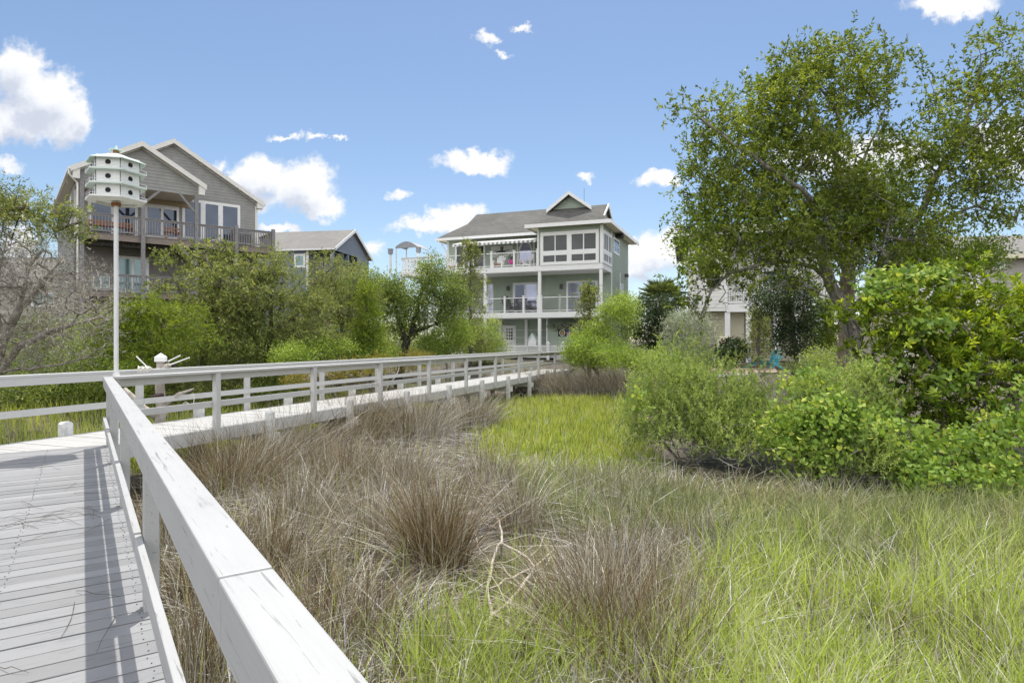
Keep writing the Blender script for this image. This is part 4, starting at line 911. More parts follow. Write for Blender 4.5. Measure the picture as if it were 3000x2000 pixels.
    for t, lab in ((t0-.3, 'white lamp post with a square lantern left of the deck canopy'), (t1+.12, 'white lamp post with a square lantern right of the deck canopy')):
        o = root('deck_lamp', f.p(t, dx-.9, z2), lab, 'lamp post', 'lantern posts on the side deck'); MB().bx(f, t-.06, t+.06, dx-.96, dx-.84, z2, z2+1.5).build('post', M['white'], o); m = MB(); m.bx(f, t-.13, t+.13, dx-1.03, dx-.77, z2+1.55, z2+1.85).bx(f, t-.16, t+.16, dx-1.06, dx-.74, z2+1.85, z2+1.89).bx(f, t-.1, t+.1, dx-1., dx-.8, z2+1.5, z2+1.55); m.build('lantern', M['grey2'], o)
    # ---- things on the house
    def panel(px0, px1, py0, py1, d, nm, lab, cat, mat, dep=.04):
        t0, t1 = T_(f,d,px0), T_(f,d,px1); tm = (t0+t1)/2; z0, z1_ = Z_(f,tm,d,py1), Z_(f,tm,d,py0); o = root(nm, f.p(tm,d,z0), lab, cat)
        MB().bx(f, t0, t1, d-dep, d-.025, z0, z1_).build('panel', M[mat], o); return o, t0, t1, z0, z1_
    o, t0, t1, z0, z1_ = panel(1439, 1503, 721, 752, S, 'wall_art', 'pale wall panel with a dark octopus figure on the upper balcony wall', 'wall art', 'artpanel')
    m = MB(); tc, zc = (t0+t1)/2, (z0+z1_)/2; hgt = z1_-z0; m.tube([f.p(tc,S-.05,zc+.05), f.p(tc,S-.055,zc+hgt*.42)], [hgt*.10, hgt*.17], 10)
    for k in range(8):
        a = math.pi*(1.02+k/7*.96)+random.uniform(-.1, .1); L = hgt*random.uniform(.5, .85); c, sn = math.cos(a), math.sin(a)
        m.tube([f.p(tc+L*q*c*1.15+.05*math.sin(q*9+k), S-.05, zc+.05+L*q*sn*.75+.05*math.cos(q*8+k)) for q in (0,.25,.5,.75,1)], [.05,.04,.03,.02,.01], 5)
    m.build('octopus_figure', M['grey'], o)
    o, t0, t1, z0, z1_ = panel(1635.5, 1660, 965, 984.5, 1.2, 'emblem_banner', 'black banner with a pale ring emblem hanging on the ground floor wall', 'banner', 'black')
    tc, zc = (t0+t1)/2, (z0+z1_)/2; m = MB(); R = (z1_-z0)*.42
    m.tube([f.p(tc+R*math.cos(k*.3142),1.15,zc+R*math.sin(k*.3142)) for k in range(21)], .03, 5); m.build('emblem_ring', M['artpanel'], o)
    m = MB(); m.tube([f.p(tc-.17,1.152,zc+.10), f.p(tc-.06,1.15,zc-.01), f.p(tc,1.15,zc-.05), f.p(tc+.06,1.15,zc-.01), f.p(tc+.17,1.152,zc+.10)], [.015,.05,.06,.05,.015], 6); m.tube([f.p(tc,1.15,zc-.16), f.p(tc,1.15,zc+.12)], [.05,.035], 6); m.build('emblem_eagle', M['tanseat'], o)
    o, t0, t1, z0, z1_ = panel(1661.5, 1673, 966, 983, 1.2, 'striped_flag', 'small striped flag hanging beside the black banner', 'flag', 'white')
    m = MB(); n = 6
    for k in range(n): a = t0+(t1-t0)*(k+.25)/n; m.bx(f, a, a+(t1-t0)*.45/n, 1.15, 1.163, z0, z1_ if k > 2 else z0+(z1_-z0)*.55)
    m.build('stripes', M['flagred'], o); MB().bx(f, t0, t0+(t1-t0)*.5, 1.15, 1.163, z0+(z1_-z0)*.58, z1_).build('canton', M['flagblue'], o)
    o = root('vine_garland', f.p(-2.6, 1.0, 3.2), 'leafy garland hung along the top of the ground floor wall', 'garland')
    m = MB(); t0, t1 = T_(f,1.1,1612), T_(f,1.1,1690); pts = np.array([f.p(t0+(t1-t0)*k/20, 1.05, Z_(f,-2.4,1.1,957)+.12*math.sin(k*.9)) for k in range(21)]); m.tube(pts, .03, 5); m.build('stem', M['barkD'], o)
    V, Q, v = cluster_leaves(pts, 16, .13, .13, .09); npmesh('leaves', V, Q, M['olive'], o, v)
    a = adirondack('white_chair', M['white'], 'white slatted garden chair facing out beside the octopus panel', 'white chairs on the upper balcony', M['tanseat']); t = T_(f,1.1,1463); fa = math.atan2(-.358, .934)
    place(a, f.p(t,1.1,z2), fa); dup(a, f.p(T_(f,1.2,1543),1.2,z2), fa-.9, 'white slatted garden chair turned sideways below the oval door'); dup(a, f.p(T_(f,1.3,1322),1.3,z2), fa+.6, 'white slatted garden chair behind the slim cedar on the upper balcony')
    a = adirondack('dark_chair', M['grey'], 'tall dark grey armchair on the left of the middle balcony', 'dark armchairs on the middle balcony'); place(a, f.p(T_(f,1.2,1494),1.2,z1), fa+1.0, 1.25); dup(a, f.p(T_(f,1.2,1566),1.2,z1), fa-1.0, 'tall dark grey armchair beside the middle white post of the balcony', 1.25)
    o = root('bar_table', f.p(T_(f,1.2,1524),1.2,z1), 'dark slatted table between two armchairs on the middle balcony', 'table'); t = T_(f,1.2,1524); m = MB()
    for k in range(6): m.bx(f, t-.4, t+.4, .85+k*.12, .95+k*.12, z1+.95, z1+.99)
    m.build('table_top', M['grey'], o)
    for a_, b_ in ((-.33,.9), (.27,.9), (-.33,1.45), (.27,1.45)): MB().bx(f, t+a_, t+a_+.06, b_, b_+.06, z1, z1+.95).build('leg', M['grey'], o)
    m = MB(); [m.bx(f, t-.27, t+.27, .91, .94, z1+.2+k*.13, z1+.25+k*.13) for k in range(5)]; m.build('shelf_slats', M['grey'], o)
    t = T_(f,.8,1498); o = root('flower_pot', f.p(t,.8,z2), 'bright magenta flower pot standing on the upper balcony', 'flower pot'); m = MB(); m.tube([f.p(t,.8,z2+.3), f.p(t,.8,z2+.55)], [.12,.17], 12); m.build('pot', M['magenta'], o); m = MB(); m.tube([f.p(t,.8,z2), f.p(t,.8,z2+.3)], [.13,.05], 8); m.build('stand', M['grey'], o); V, Q, v = cluster_leaves(np.array([f.p(t,.8,z2+.68)]), 60, .1, .14, .06); npmesh('foliage', V, Q, M['darkleaf'], o, v)
    t = T_(f,.9,1562); o = root('toy_house', f.p(t,.9,zg), 'small white pointed bird house ornament on the ground deck', 'ornament'); z = zg+.45; m = MB(); m.bx(f, t-.28, t+.28, .7, 1.1, z, z+.32); m.build('wall', M['white'], o); m = MB(); m.slab([f.p(t-.4,.65,z+.25), f.p(t-.4,1.15,z+.25), f.p(t,1.15,z+.85), f.p(t,.65,z+.85)], .04); m.slab([f.p(t+.4,1.15,z+.25), f.p(t+.4,.65,z+.25), f.p(t,.65,z+.85), f.p(t,1.15,z+.85)], .04); m.build('roof', M['mint'], o); m = MB(); m.add([f.p(t-.28,.72,z+.32), f.p(t+.28,.72,z+.32), f.p(t,.72,z+.78)], [(0,1,2)]); m.build('gable', M['white'], o); m = MB(); m.bx(f, t-.6, t+.6, .6, 1.2, zg+.40, zg+.449); [m.bx(f, t+k, t+k+.06, .7, .76, zg, zg+.4) for k in (-.5, .44)]; m.build('stand', M['grey'], o)
    t = T_(f,1.0,1395); o = root('gas_grill', f.p(t,1.0,zg), 'dark grill on the ground deck behind the cedar', 'grill'); m = MB(); m.tube([f.p(t-.4,1,zg+.95), f.p(t+.4,1,zg+.95)], .26, 12); m.build('lid', M['black'], o); m = MB(); m.bx(f, t-.35, t+.35, .8, 1.2, zg+.15, zg+.75).bx(f, t-.8, t+.8, .8, 1.2, zg+.76, zg+.8); m.build('cart', M['grey'], o)
def house_white():
    f = Fr(((2017-1500)/F*35, 35, 0), -.27); r = root('white_house', f.p(8, 4, 1.2), 'white clapboard house with cream ground floor behind the big oak', 'house')
    zb = EYE+(1000-895)/F*35.3; ze = EYE+(1000-683)/F*35; g0 = 1.0; tb = T_(f, 0, 2128); W = T_(f, 0, 2470); D = 2.2
    w = MB(); w.siding(f, [(0,zb-.35),(tb,zb-.35),(tb,ze),(0,ze)], .2, 0); w.siding(f, [(tb,zb),(W,zb),(W,ze),(tb,ze)], .2, D); s = f.side(0, 0, False); w.siding(s, [(-11,g0),(0,g0),(0,ze),(-11,ze)], .2, 0); w.siding(f.side(tb, 0, True), [(0,zb),(D,zb),(D,ze),(0,ze)], .2, 0)
    w.bx(f, .03, tb-.03, .03, 11, zb-.3, ze-.02).bx(f, tb-.03, W-.03, D+.04, 11, g0, ze-.02); w.build('wall', M['wsiding'], r)
    w = MB(); w.siding(f, [(0,g0),(T_(f,.8,2180),g0),(T_(f,.8,2180),zb-.36),(0,zb-.36)], .2, .8); w.siding(f, [(T_(f,D,2185),g0),(W,g0),(W,zb-.36),(T_(f,D,2185),zb-.36)], .2, D-.02); w.build('ground_floor_wall', M['cream'], r)
    m = MB(); zR = ze+1.5; m.slab([f.p(-.75,-.7,ze), f.p(W+.7,-.7,ze), f.p(W-4,5.5,zR), f.p(4,5.5,zR)], .15); m.slab([f.p(-.75,11.7,ze), f.p(-.75,-.7,ze), f.p(4,5.5,zR)], .15); m.slab([f.p(W+.7,-.7,ze), f.p(W+.7,11.7,ze), f.p(W-4,5.5,zR)], .15); m.slab([f.p(W+.7,11.7,ze), f.p(-.75,11.7,ze), f.p(4,5.5,zR), f.p(W-4,5.5,zR)], .15); m.build('roof', M['roofB'], r)
    m = MB(); m.bx(f, -.78, W+.7, -.75, -.7, ze-.25, ze).bx(f, -.8, -.75, -.75, 11.7, ze-.25, ze); m.build('fascia', M['white'], r)
    m = MB(); m.bx(f, tb, W, -.05, .0, zb-.4, zb+.02).bx(f, tb, W, .0, D-.03, zb-.12, zb-.02); m.build('balcony_floor', M['white'], r); balus(f, tb+.1, W, .03, zb, zb+1.0, r, 'white', .12, 'balcony_railing')
    for px in (2131, 2193, 2274, 2335, 2400): t = T_(f, .1, px); MB().bx(f, t-.14, t+.14, .005, .26, g0, zb-.42).build('post', M['white'], r)
    m = MB(); m.bx(f, -.03, .14, -.04, .0, zb-.35, ze); m.bx(f, tb-.1, tb+.06, -.04, 0, zb-.35, ze-.2); m.build('corner_trim', M['white'], r)
    win(f, 0, .9, 1.8, zb+.9, zb+2.3, r, 'paneD', .12, 1, 2); win(f, D, tb+2, tb+3.6, zb, zb+2.1, r, 'paneL', .12, 2, name='sliding_door'); None
    # taupe house far right
    f = Fr(((2795-1500)/F*29, 29, 0), -.12); r = root('beige_house', f.p(4, 3, 1), 'beige sided house with a low grey roof at the far right edge', 'house'); ze = EYE+(1000-748)/F*28.8
    w = MB(); w.siding(f, [(0,1),(9,1),(9,ze),(0,ze)], .19, 0); s = f.side(0, 0, False); w.siding(s, [(-8,1),(0,1),(0,ze),(-8,ze)], .19, 0); w.bx(f, .03, 8.9, .03, 8, 1, ze-.02); w.build('wall', M['beige'], r)
    m = MB(); m.slab([f.p(-.4,-.5,ze), f.p(9.4,-.5,ze), f.p(9.4,4,ze+1.5), f.p(-.4,4,ze+1.5)], .12); m.slab([f.p(9.4,8.4,ze), f.p(-.4,8.4,ze), f.p(-.4,4,ze+1.5), f.p(9.4,4,ze+1.5)], .12); m.slab([f.p(.3,.2,ze+.15), f.p(.3,3,ze+.15), f.p(1.1,3,ze+.8), f.p(1.1,.2,ze+.8)], .07); m.slab([f.p(1.9,3,ze+.15), f.p(1.9,.2,ze+.15), f.p(1.1,.2,ze+.8), f.p(1.1,3,ze+.8)], .07); m.build('roof', M['roofB'], r)
    m = MB(); m.siding(f, [(.45,ze+.05),(1.75,ze+.05),(1.1,ze+.68)], .15, .35); m.build('gable', M['wsiding'], r)
    m = MB(); m.bx(f, -.4, 9.4, -.56, -.5, ze-.2, ze-.02); m.build('fascia', M['cream'], r)
    m = MB(); [m.bx(f, T_(f,0,px)-.09, T_(f,0,px)+.09, -.06, 0, 2, ze-.2) for px in (2842, 2864)]; m.build('corner_trim', M['white'], r)
    q = T_(f, .4, 2640); w = MB(); w.siding(f, [(q,1),(-.02,1),(-.02,4.6),(q,4.6)], .19, .4); w.bx(f, q, -.02, .42, 5, 1, 4.58); w.build('garage_wall', M['cream'], r); m = MB(); m.bx(f, q-.3, -.02, .1, 5.2, 4.605, 4.8); [m.bx(f, T_(f,.2,px)-.1, T_(f,.2,px)+.1, .12, .36, 1, 4.6) for px in (2655, 2722)]; m.build('porch_frame', M['white'], r)
    winpx(f, 0, 2908, 2946, 762, 788, r, 'paneT', fw=.1, cols=2); winpx(f, 0, 2665, 2715, 880, 960, r, 'paneT', fw=.1) if 0 else None
def yard():
    a = adirondack('turquoise_chair', M['turq'], 'turquoise garden chair standing left of the young cedar', 'turquoise garden chairs in the yard'); z = lambda x, y: float(gz(x, y))
    p = Pt(2206, 1000, 31.5); place(a, (p[0], 31.5, z(p[0], 31.5)+.02), 1.2); p = Pt(2262, 1000, 31); dup(a, (p[0], 31, z(p[0], 31)+.02), -1.0, 'turquoise garden chair turned away on the right of the pair')
    def edge(nm, x0, x1, Y, lab):
        p, q = Pt(x0, 0, Y), Pt(x1, 0, Y+.6); m = MB(); m.beam(p[:2], q[:2], -.07, .07, z(p[0], Y)-.1, z(p[0], Y)+.16); tag(m.build(nm, M['white'] if Y < 30 else M['wood2'], None, own=(p[0], Y, z(p[0], Y))), lab, 'edging')
    edge('timber_edging', 2060, 2190, 33.2, 'grey timber edging behind the mulch bed'); edge('timber_edging', 2080, 2330, 27.6, 'pale timber edging in front of the mulch bed')
    p0, p1, p2, p3 = Pt(2050, 0, 33)[:2], Pt(2260, 0, 33)[:2], Pt(2280, 0, 27.8)[:2], Pt(2060, 0, 27.8)[:2]
    n = 14; V = []
    for i in range(n+1):
        for j in range(n+1):
            q = (p0*(n-i)/n+p3*i/n)*(n-j)/n+(p1*(n-i)/n+p2*i/n)*j/n; V.append((*q, z(*q)+.06))
    I = np.arange((n+1)**2).reshape(n+1, n+1); Q = np.stack([I[:-1,:-1], I[1:,:-1], I[1:,1:], I[:-1,1:]], -1).reshape(-1, 4)
    tag(npmesh('mulch_bed', V, Q, M['mulch']), 'red brown mulch bed in front of the white house', 'mulch bed', kind='structure')
    c = Pt(2112, 1000, 34.2); g = z(c[0], 34.2); r = root('rusty_cabinet', (c[0], 34.2, g), 'cream metal cabinet with rust streaks against the cream wall', 'cabinet'); k = 34.2/F
    f = Fr((c[0], 34.2, 0), .16); h = (1000-985)*k+EYE
    MB().bx(f, -.38, .38, -.3, .3, g-.1, h).build('body', M['cream'], r, .05); m = MB(); m.bx(f, -.12, .36, -.325, -.301, g+.1, h-.08); m.build('door', M['cream'], r); m = MB(); m.bx(f, -.13, -.06, -.33, -.3255, g+.2, h-.1).bx(f, .0, .36, -.331, -.3255, h-.14, h-.08).bx(f, .26, .33, -.331, -.3255, h-.7, h-.14); m.build('rust_streak', M['rust'], r)
    c = Pt(2070, 1000, 33.6); g = z(c[0], 33.6); r = root('yard_gate', (c[0], 33.6, g), 'low grey timber gate with a diagonal brace beside the silver bush', 'gate'); f = Fr((c[0], 33.6, 0), .1); k = EYE+(1000-1008)*33.6/F
    m = MB(); [m.bx(f, -.5+i*.145, -.5+i*.145+.135, -.02, .02, g, k) for i in range(7)]; m.build('boards', M['wood'], r); m = MB(); m.bar(f.p(-.45,-.04,g+.1), f.p(.45,-.04,k-.1), .1, .035, up=f.b); m.bx(f, -.5, .5, -.05, -.021, k-.14, k-.04); m.build('brace', M['wood2'], r); m = MB(); m.bx(f, -.65, -.52, -.06, .06, g-.1, k+.2); m.build('post', M['wood'], r)
    c = Pt(1966, 1000, 24); g = z(c[0], 24); r = root('bollard_light', (c[0], 24, g), 'small grey bollard with a flat cap in the shrubs', 'bollard'); k = EYE+(1000-1035)*24/F; f = Fr((c[0], 24, 0), .2)
    MB().bx(f, -.09, .09, -.09, .09, g-.1, k-.08).build('post', M['wood'], r); MB().bx(f, -.12, .12, -.12, .12, k-.08, k).build('cap', M['pile'], r); MB().bx(f, -.07, .07, -.092, -.09, k-.3, k-.14).build('lens', M['black'], r)
def mats2():
    M['stripe'] = m_plain('grey_awning_stripe', (.36, .36, .35), .7, .05); M['grey2'] = m_plain('mid_grey', (.30, .31, .33), .6, .1)
    M['artpanel'] = m_plain('pale_art_panel', (.62, .64, .58), .6, .06); M['flagred'] = m_plain('flag_red', (.42, .06, .06), .7, .1); M['flagblue'] = m_plain('flag_blue', (.06, .08, .22), .7, .1)
# ------------------------------------------------------------------ trees and shrubs
def G(sx, Y): x = (sx-1500)/F*Y; return np.array([x, Y, float(gz(x, Y))-.05])
def leafy(per, spread, L, W, shape='d', up=.35, flat=.7, out=.5, nup=.6, droop=0):
    return lambda C, T: cluster_leaves(C, per, spread, L, W, shape, up, flat, out, nup, droop)
def conif(per, nsp, Ls, L, W, spread=.16, up=.15, droop=.2):
    def g(C, T):
        c = np.repeat(C, nsp, 0)+rng.normal(0, spread, (len(C)*nsp, 3))*np.array([1, 1, .55]); return spray_leaves(c, per, Ls, L, W, up, droop)
    return g
def whorls(nw, per, spread, L, W, shape='e'):
    """rosettes of leaves at shoot ends"""
    def g(C, T):
        c = np.repeat(C, nw, 0)+rng.normal(0, spread, (len(C)*nw, 3)); n = len(c); ax = rdir(n, 1.1); P = np.repeat(c, per, 0)+rng.normal(0, .012, (n*per, 3)); A = np.repeat(ax, per, 0)
        P = P+A*rng.uniform(-.07, .05, (n*per, 1)); d = rdir(n*per); d = nrm(d-A*np.sum(d*A, 1, keepdims=True)+A*rng.uniform(.1, 1.1, (n*per, 1)))
        V, Q, k = leaves(P, d, A+rng.normal(0, .25, (n*per, 3)), L*rng.uniform(.6, 1.2, n*per), W*rng.uniform(.75, 1.2, n*per), shape); v = np.clip(.5*np.repeat(rng.uniform(0, 1, n), per)+.5*rng.uniform(0, 1, n*per), 0, 1); return V, Q, np.repeat(v, k)
    return g
def shoots(ns, per, spread, Ls, L, W):
    def g(C, T):
        c = np.repeat(C, ns, 0)+rng.normal(0, spread, (len(C)*ns, 3)); n = len(c); ax = rdir(n, 1.3); u = rng.uniform(0, 1, (n, per)); P = (c[:, None]+ax[:, None]*(u*Ls)[..., None]).reshape(-1, 3); A = np.repeat(ax, per, 0); d = nrm(A*.9+rdir(n*per)*.8); s = (1.1-.5*u.ravel())*rng.uniform(.6, 1.25, n*per)
        V, Q, k = leaves(P, d, rdir(n*per, .5), L*s, W*s, 'd'); v = np.clip(.35*np.repeat(rng.uniform(0, 1, n), per)+.25*u.ravel()+.45*rng.uniform(0, 1, n*per), 0, 1); return V, Q, np.repeat(v, k)
    return g
def shrub(name, label, cat, base, Y, blobs, ncl, mat, leaf, R=.05, bark='barkG', group=None, stems=4, shell=.6, rmin=.004, crown='foliage', trunk='stems', spread=None, minz=.1, wob=.15):
    b = G(base, Y); lines = []
    for i in range(stems):
        a = 2*math.pi*i/stems+random.random(); w = spread or .35; lines.append([b, b+np.array([math.cos(a)*w*.4, math.sin(a)*w*.4, .3]), b+np.array([math.cos(a)*w, math.sin(a)*w, .75])])
    return plant(name, label, cat, lines, blobs, ncl, R, M[bark], M[mat], leaf, group, shell, wob, 0, .05, rmin, trunk, crown, minz=minz)
def oak():
    Y = 15.
    P = lambda x, y, dy=0: Pt(x, y, Y+dy)
    tr = [G(2512, Y), P(2508, 1100), P(2500, 980), P(2478, 905), P(2432, 838), P(2412, 760), P(2430, 660), P(2462, 540), P(2455, 460), P(2438, 420), P(2468, 365), P(2445, 310), P(2385, 240)]
    L = [tr, [P(2432,838), P(2385,780,-.4), P(2320,765,-.8), P(2230,775,-1.), P(2140,800,-1.1), P(2085,850,-1.2), P(2050,935,-1.2)], [P(2412,760), P(2350,690,.3), P(2300,600,.5), P(2240,540,.6), P(2160,480,.8)],
         [P(2478,905), P(2400,855,-.6), P(2300,830,-1.0), P(2240,850,-1.3)], [P(2490,930), P(2560,820,.3), P(2630,720,.5), P(2740,650,.4), P(2860,605,.2), P(2950,640,0), P(3010,680,0)], [P(2610,745,.5), P(2690,640,.6), P(2750,510,.6), P(2800,430,.5), P(2850,300,.3), P(2880,160,.2)],
         [P(2460,545), P(2530,470,.6), P(2570,380,.8), P(2600,300,.8)], [P(2445,420), P(2370,330,-.3), P(2340,220,-.2), P(2340,140,-.2)], [P(2800,430,.5), P(2900,330,.8), P(2990,260,.8)], [P(2430,660), P(2350,560,-.9), P(2250,480,-1.2), P(2120,400,-1.0), P(1990,300,-.8)], [P(2560,820,.3), P(2590,700,-.8), P(2620,600,-1.2)], [P(2412,760), P(2330,720,.8), P(2200,640,1.0), P(2050,620,1.0)]]
    B = [(2060,350,Y-.6,95,75,.9,.8),(1985,300,Y-.8,26,40,.4,.5),(2130,470,Y,130,120,1.4),(2040,560,Y+.6,75,70,.9,.6),(2020,640,Y+.8,75,45,.9,.6),(2240,330,Y,120,90,1.2),(2350,215,Y,90,80,1.),(2338,115,Y-.2,24,42,.4,.7),(2425,165,Y,85,55,.8),(2540,165,Y,34,50,.5,.6),(2490,240,Y+.3,120,85,1.2),(2590,200,Y+.6,65,50,.7,.7),(2360,330,Y,150,110,1.5),(2240,480,Y-.3,150,110,1.6),
         (2480,390,Y+.4,120,100,1.4),(2600,430,Y+.6,90,60,1.,.5),(2130,680,Y,130,80,1.4,.7),(2380,560,Y,170,110,1.7,.8),(2250,640,Y-.6,150,80,1.5,.7),(2900,190,Y+.2,60,110,.8,.8),(2945,135,Y+.3,40,40,.5,.5),(2790,330,Y+.4,80,85,1.),(2900,330,Y+.5,110,90,1.2),(2990,230,Y+.5,60,70,.8),(2960,430,Y+.5,110,80,1.3),(2790,470,Y+.5,120,90,1.4),(2690,230,Y+.3,30,35,.5,.5),
         (2600,590,Y+.6,130,90,1.4,.6),(2760,590,Y+.4,150,70,1.3,.7),(2940,560,Y,90,60,1.,.6),(2060,780,Y-1.1,80,50,.7,.9),(2150,790,Y-1.,110,60,.8,1.),(2040,860,Y-1.2,45,70,.5,.4),(2300,770,Y-.9,120,60,.9,.9),(2420,690,Y-.8,110,60,.9,.9),(2350,450,Y-.6,120,90,1.2,.8),(2700,700,Y-.3,120,50,.9,.9),(2560,660,Y-.5,90,60,.8,.9),(2350,810,Y-1.,90,40,.7,.6),(2440,790,Y-.9,80,45,.7,.7),(2560,760,Y-.7,90,50,.7,.7),(2660,790,Y-.4,90,45,.7,.7),(2240,720,Y-1.,100,50,.8,.7),(2470,560,Y-.8,90,70,.9,.7),(3080,400,Y+.4,80,180,1.3,.8),(2700,430,Y+.2,80,90,1.,.8),(2860,520,Y+.2,110,60,1.,.8),(2930,640,Y,80,40,.8,.7),(2300,250,Y,90,70,.9,.7)]
    def lf(C, T): 
        c = np.repeat(C, 6, 0)+rng.normal(0, .15, (len(C)*6, 3)); n = len(c); ax = rdir(n, .55); per = 11; u = rng.uniform(0, 1, (n, per)); P = (c[:, None]+ax[:, None]*(u*.30)[..., None]).reshape(-1, 3); A = np.repeat(ax, per, 0)
        d = nrm(A*.75+rdir(n*per)*.8); V, Q, k = leaves(P, d, rdir(n*per, .5), (.112*rng.uniform(.6, 1.2, n*per)), .042, 'd'); v = np.clip(.4*np.repeat(rng.uniform(0, 1, len(C)), 6*per)+.6*rng.uniform(0, 1, n*per), 0, 1); return V, Q, np.repeat(v, k)
    r, T, C = plant('oak_tree', 'big spreading oak with lichen covered lower limbs and a leaning trunk', 'tree', L, B, 1220, .17, M['barkO'], M['oak'], lf, None, .35, .14, 0, 0, .0075)
    # leaves low in the crown, their lit look put into a brighter colour
    B2 = [(2760,760,Y-.2,170,55,1.,1),(2640,660,Y+.8,110,70,1.),(2560,560,Y+1.4,100,100,1.),(2880,730,Y-.2,80,40,.6,.7),(2480,720,Y+1.5,100,60,.8),(2130,620,Y+.8,120,60,1.),(2060,720,Y+.2,70,50,.8),(2330,630,Y+1.2,140,60,1.)]
    C2 = blobs_sample(B2, 330, .3); V, Q, v = cluster_leaves(C2, 60, .2, .10, .042, 'd', .35, .8, .4, .4); npmesh('lit_leaves', V, Q, M['oaklit'], r, v)
    # lichen tufts on the lower limbs
    p = np.array(T.p); k = (p[:, 2] < EYE+4.3) & (p[:, 2] > 1.5) & (T.r > .008); q = p[k]; q = np.repeat(q, 9, 0); q = q[rng.uniform(0, 1, len(q)) < .8]; n = len(q)
    q = q+rng.normal(0, .045, (n, 3)); V, Q, kk = leaves(q, rdir(n, -.1), rdir(n), .045*rng.uniform(.5, 1.6, n), .022, 'd'); npmesh('lichen', V, Q, M['lichen'], r)
    # bare lower twigs
    T2 = Tree([[x for x in ln] for ln in ([P(2140,800,-1.1), P(2085,850,-1.2), P(2050,935,-1.2)],)])
    T2.grow(blobs_sample([(2080,870,Y-1.2,75,70,.5),(2060,930,Y-1.2,40,60,.3)], 70, .3), .2, .12, .05); T2.mesh(.03, .004).build('bare_twigs', M['barkG'], r, smooth=True)
    T3 = Tree([[P(2400,855,-.6), P(2300,830,-1.0), P(2240,850,-1.3)], [P(2500,960,-.2), P(2450,860,-.7), P(2420,760,-.9)], [P(2510,985,-.1), P(2560,860,-.6), P(2600,760,-.9)]])
    T3.grow(blobs_sample([(2320,840,Y-1.,110,60,.5),(2440,770,Y-.8,110,90,.6),(2580,770,Y-.7,110,90,.6),(2680,680,Y-.3,110,60,.6)], 230, .2), .22, .2); T3.mesh(.06, .005).build('dead_limbs', M['barkG'], r, smooth=True)
    p = np.array(T3.p); q = np.repeat(p, 7, 0)+rng.normal(0, .03, (len(p)*7, 3)); V, Q, kk = leaves(q, rdir(len(q)), rdir(len(q)), .04*rng.uniform(.5, 1.6, len(q)), .02, 'd'); npmesh('lichen', V, Q, M['lichen'], r)
def palm(name, label, base, Y, top, R, nfr, Lf, dead=8, dmat='deadfrond', group='palms'):
    b = G(base[0], Y); t = Pt(top[0], top[1], Y); r = root(name, b, label, 'palm tree', group); n = 26; pts = [b+(t-b)*i/n for i in range(n+1)]
    MB().tube(pts, [R*(1.0+.10*math.sin(i*2.9)) for i in range(n+1)], 12).build('trunk', M['barkP'], r, smooth=False)
    m = MB()
    for i in range(90):
        q = b+(t-b)*(.03+.94*i/90); a = i*2.4; d = np.array([math.cos(a), math.sin(a), 0]); m.bar(q+d*R*.9, q+d*(R+.04)+np.array([.05*math.sin(a), -.05*math.cos(a), .16]), .07, .02, up=d)
    m.build('leaf_boots', M['barkP'], r)
    def fronds(cnt, e0, e1, mat, nm, L):
        A = []
        st = MB()
        for k in range(cnt):
            a = 2.39996*k+random.uniform(-.2, .2); e = e0+(e1-e0)*((k+.5)/cnt); d = np.array([math.cos(a)*math.cos(e), math.sin(a)*math.cos(e), math.sin(e)]); hub = t+d*L*.45; st.tube([t, t+d*L*.25, hub], [.02, .015, .012], 4)
            up = np.array([0, 0, 1.]); s = nrm(np.cross(d, up)); nn = np.cross(s, d); m_ = 34
            ang = np.linspace(-1.45, 1.45, m_)+rng.normal(0, .03, m_); D = np.cos(ang)[:, None]*d+np.sin(ang)[:, None]*s+nn*(-.1+.35*np.abs(np.sin(ang)))[:, None]; D[:, 2] -= .18
            ll = L*.62*(.75+.25*np.cos(ang))*rng.uniform(.85, 1.1, m_); V, Q, kk = leaves(np.repeat(hub[None], m_, 0), D, np.repeat(nn[None], m_, 0)+rng.normal(0, .2, (m_, 3)), ll, .045, 'e', .3); A.append((V, Q, np.repeat(rng.uniform(0, 1, m_)*.5+random.random()*.5, kk)))
        st.build('frond_stalks', M['barkG'], r); V, Q, v = cat3(A); npmesh(nm, V, Q, M[mat], r, v)
    fronds(nfr, -.15, 1.35, 'palm', 'fronds', Lf)
    if dead: fronds(dead, -1.45, -.6, dmat, 'dead_fronds', Lf*.8)
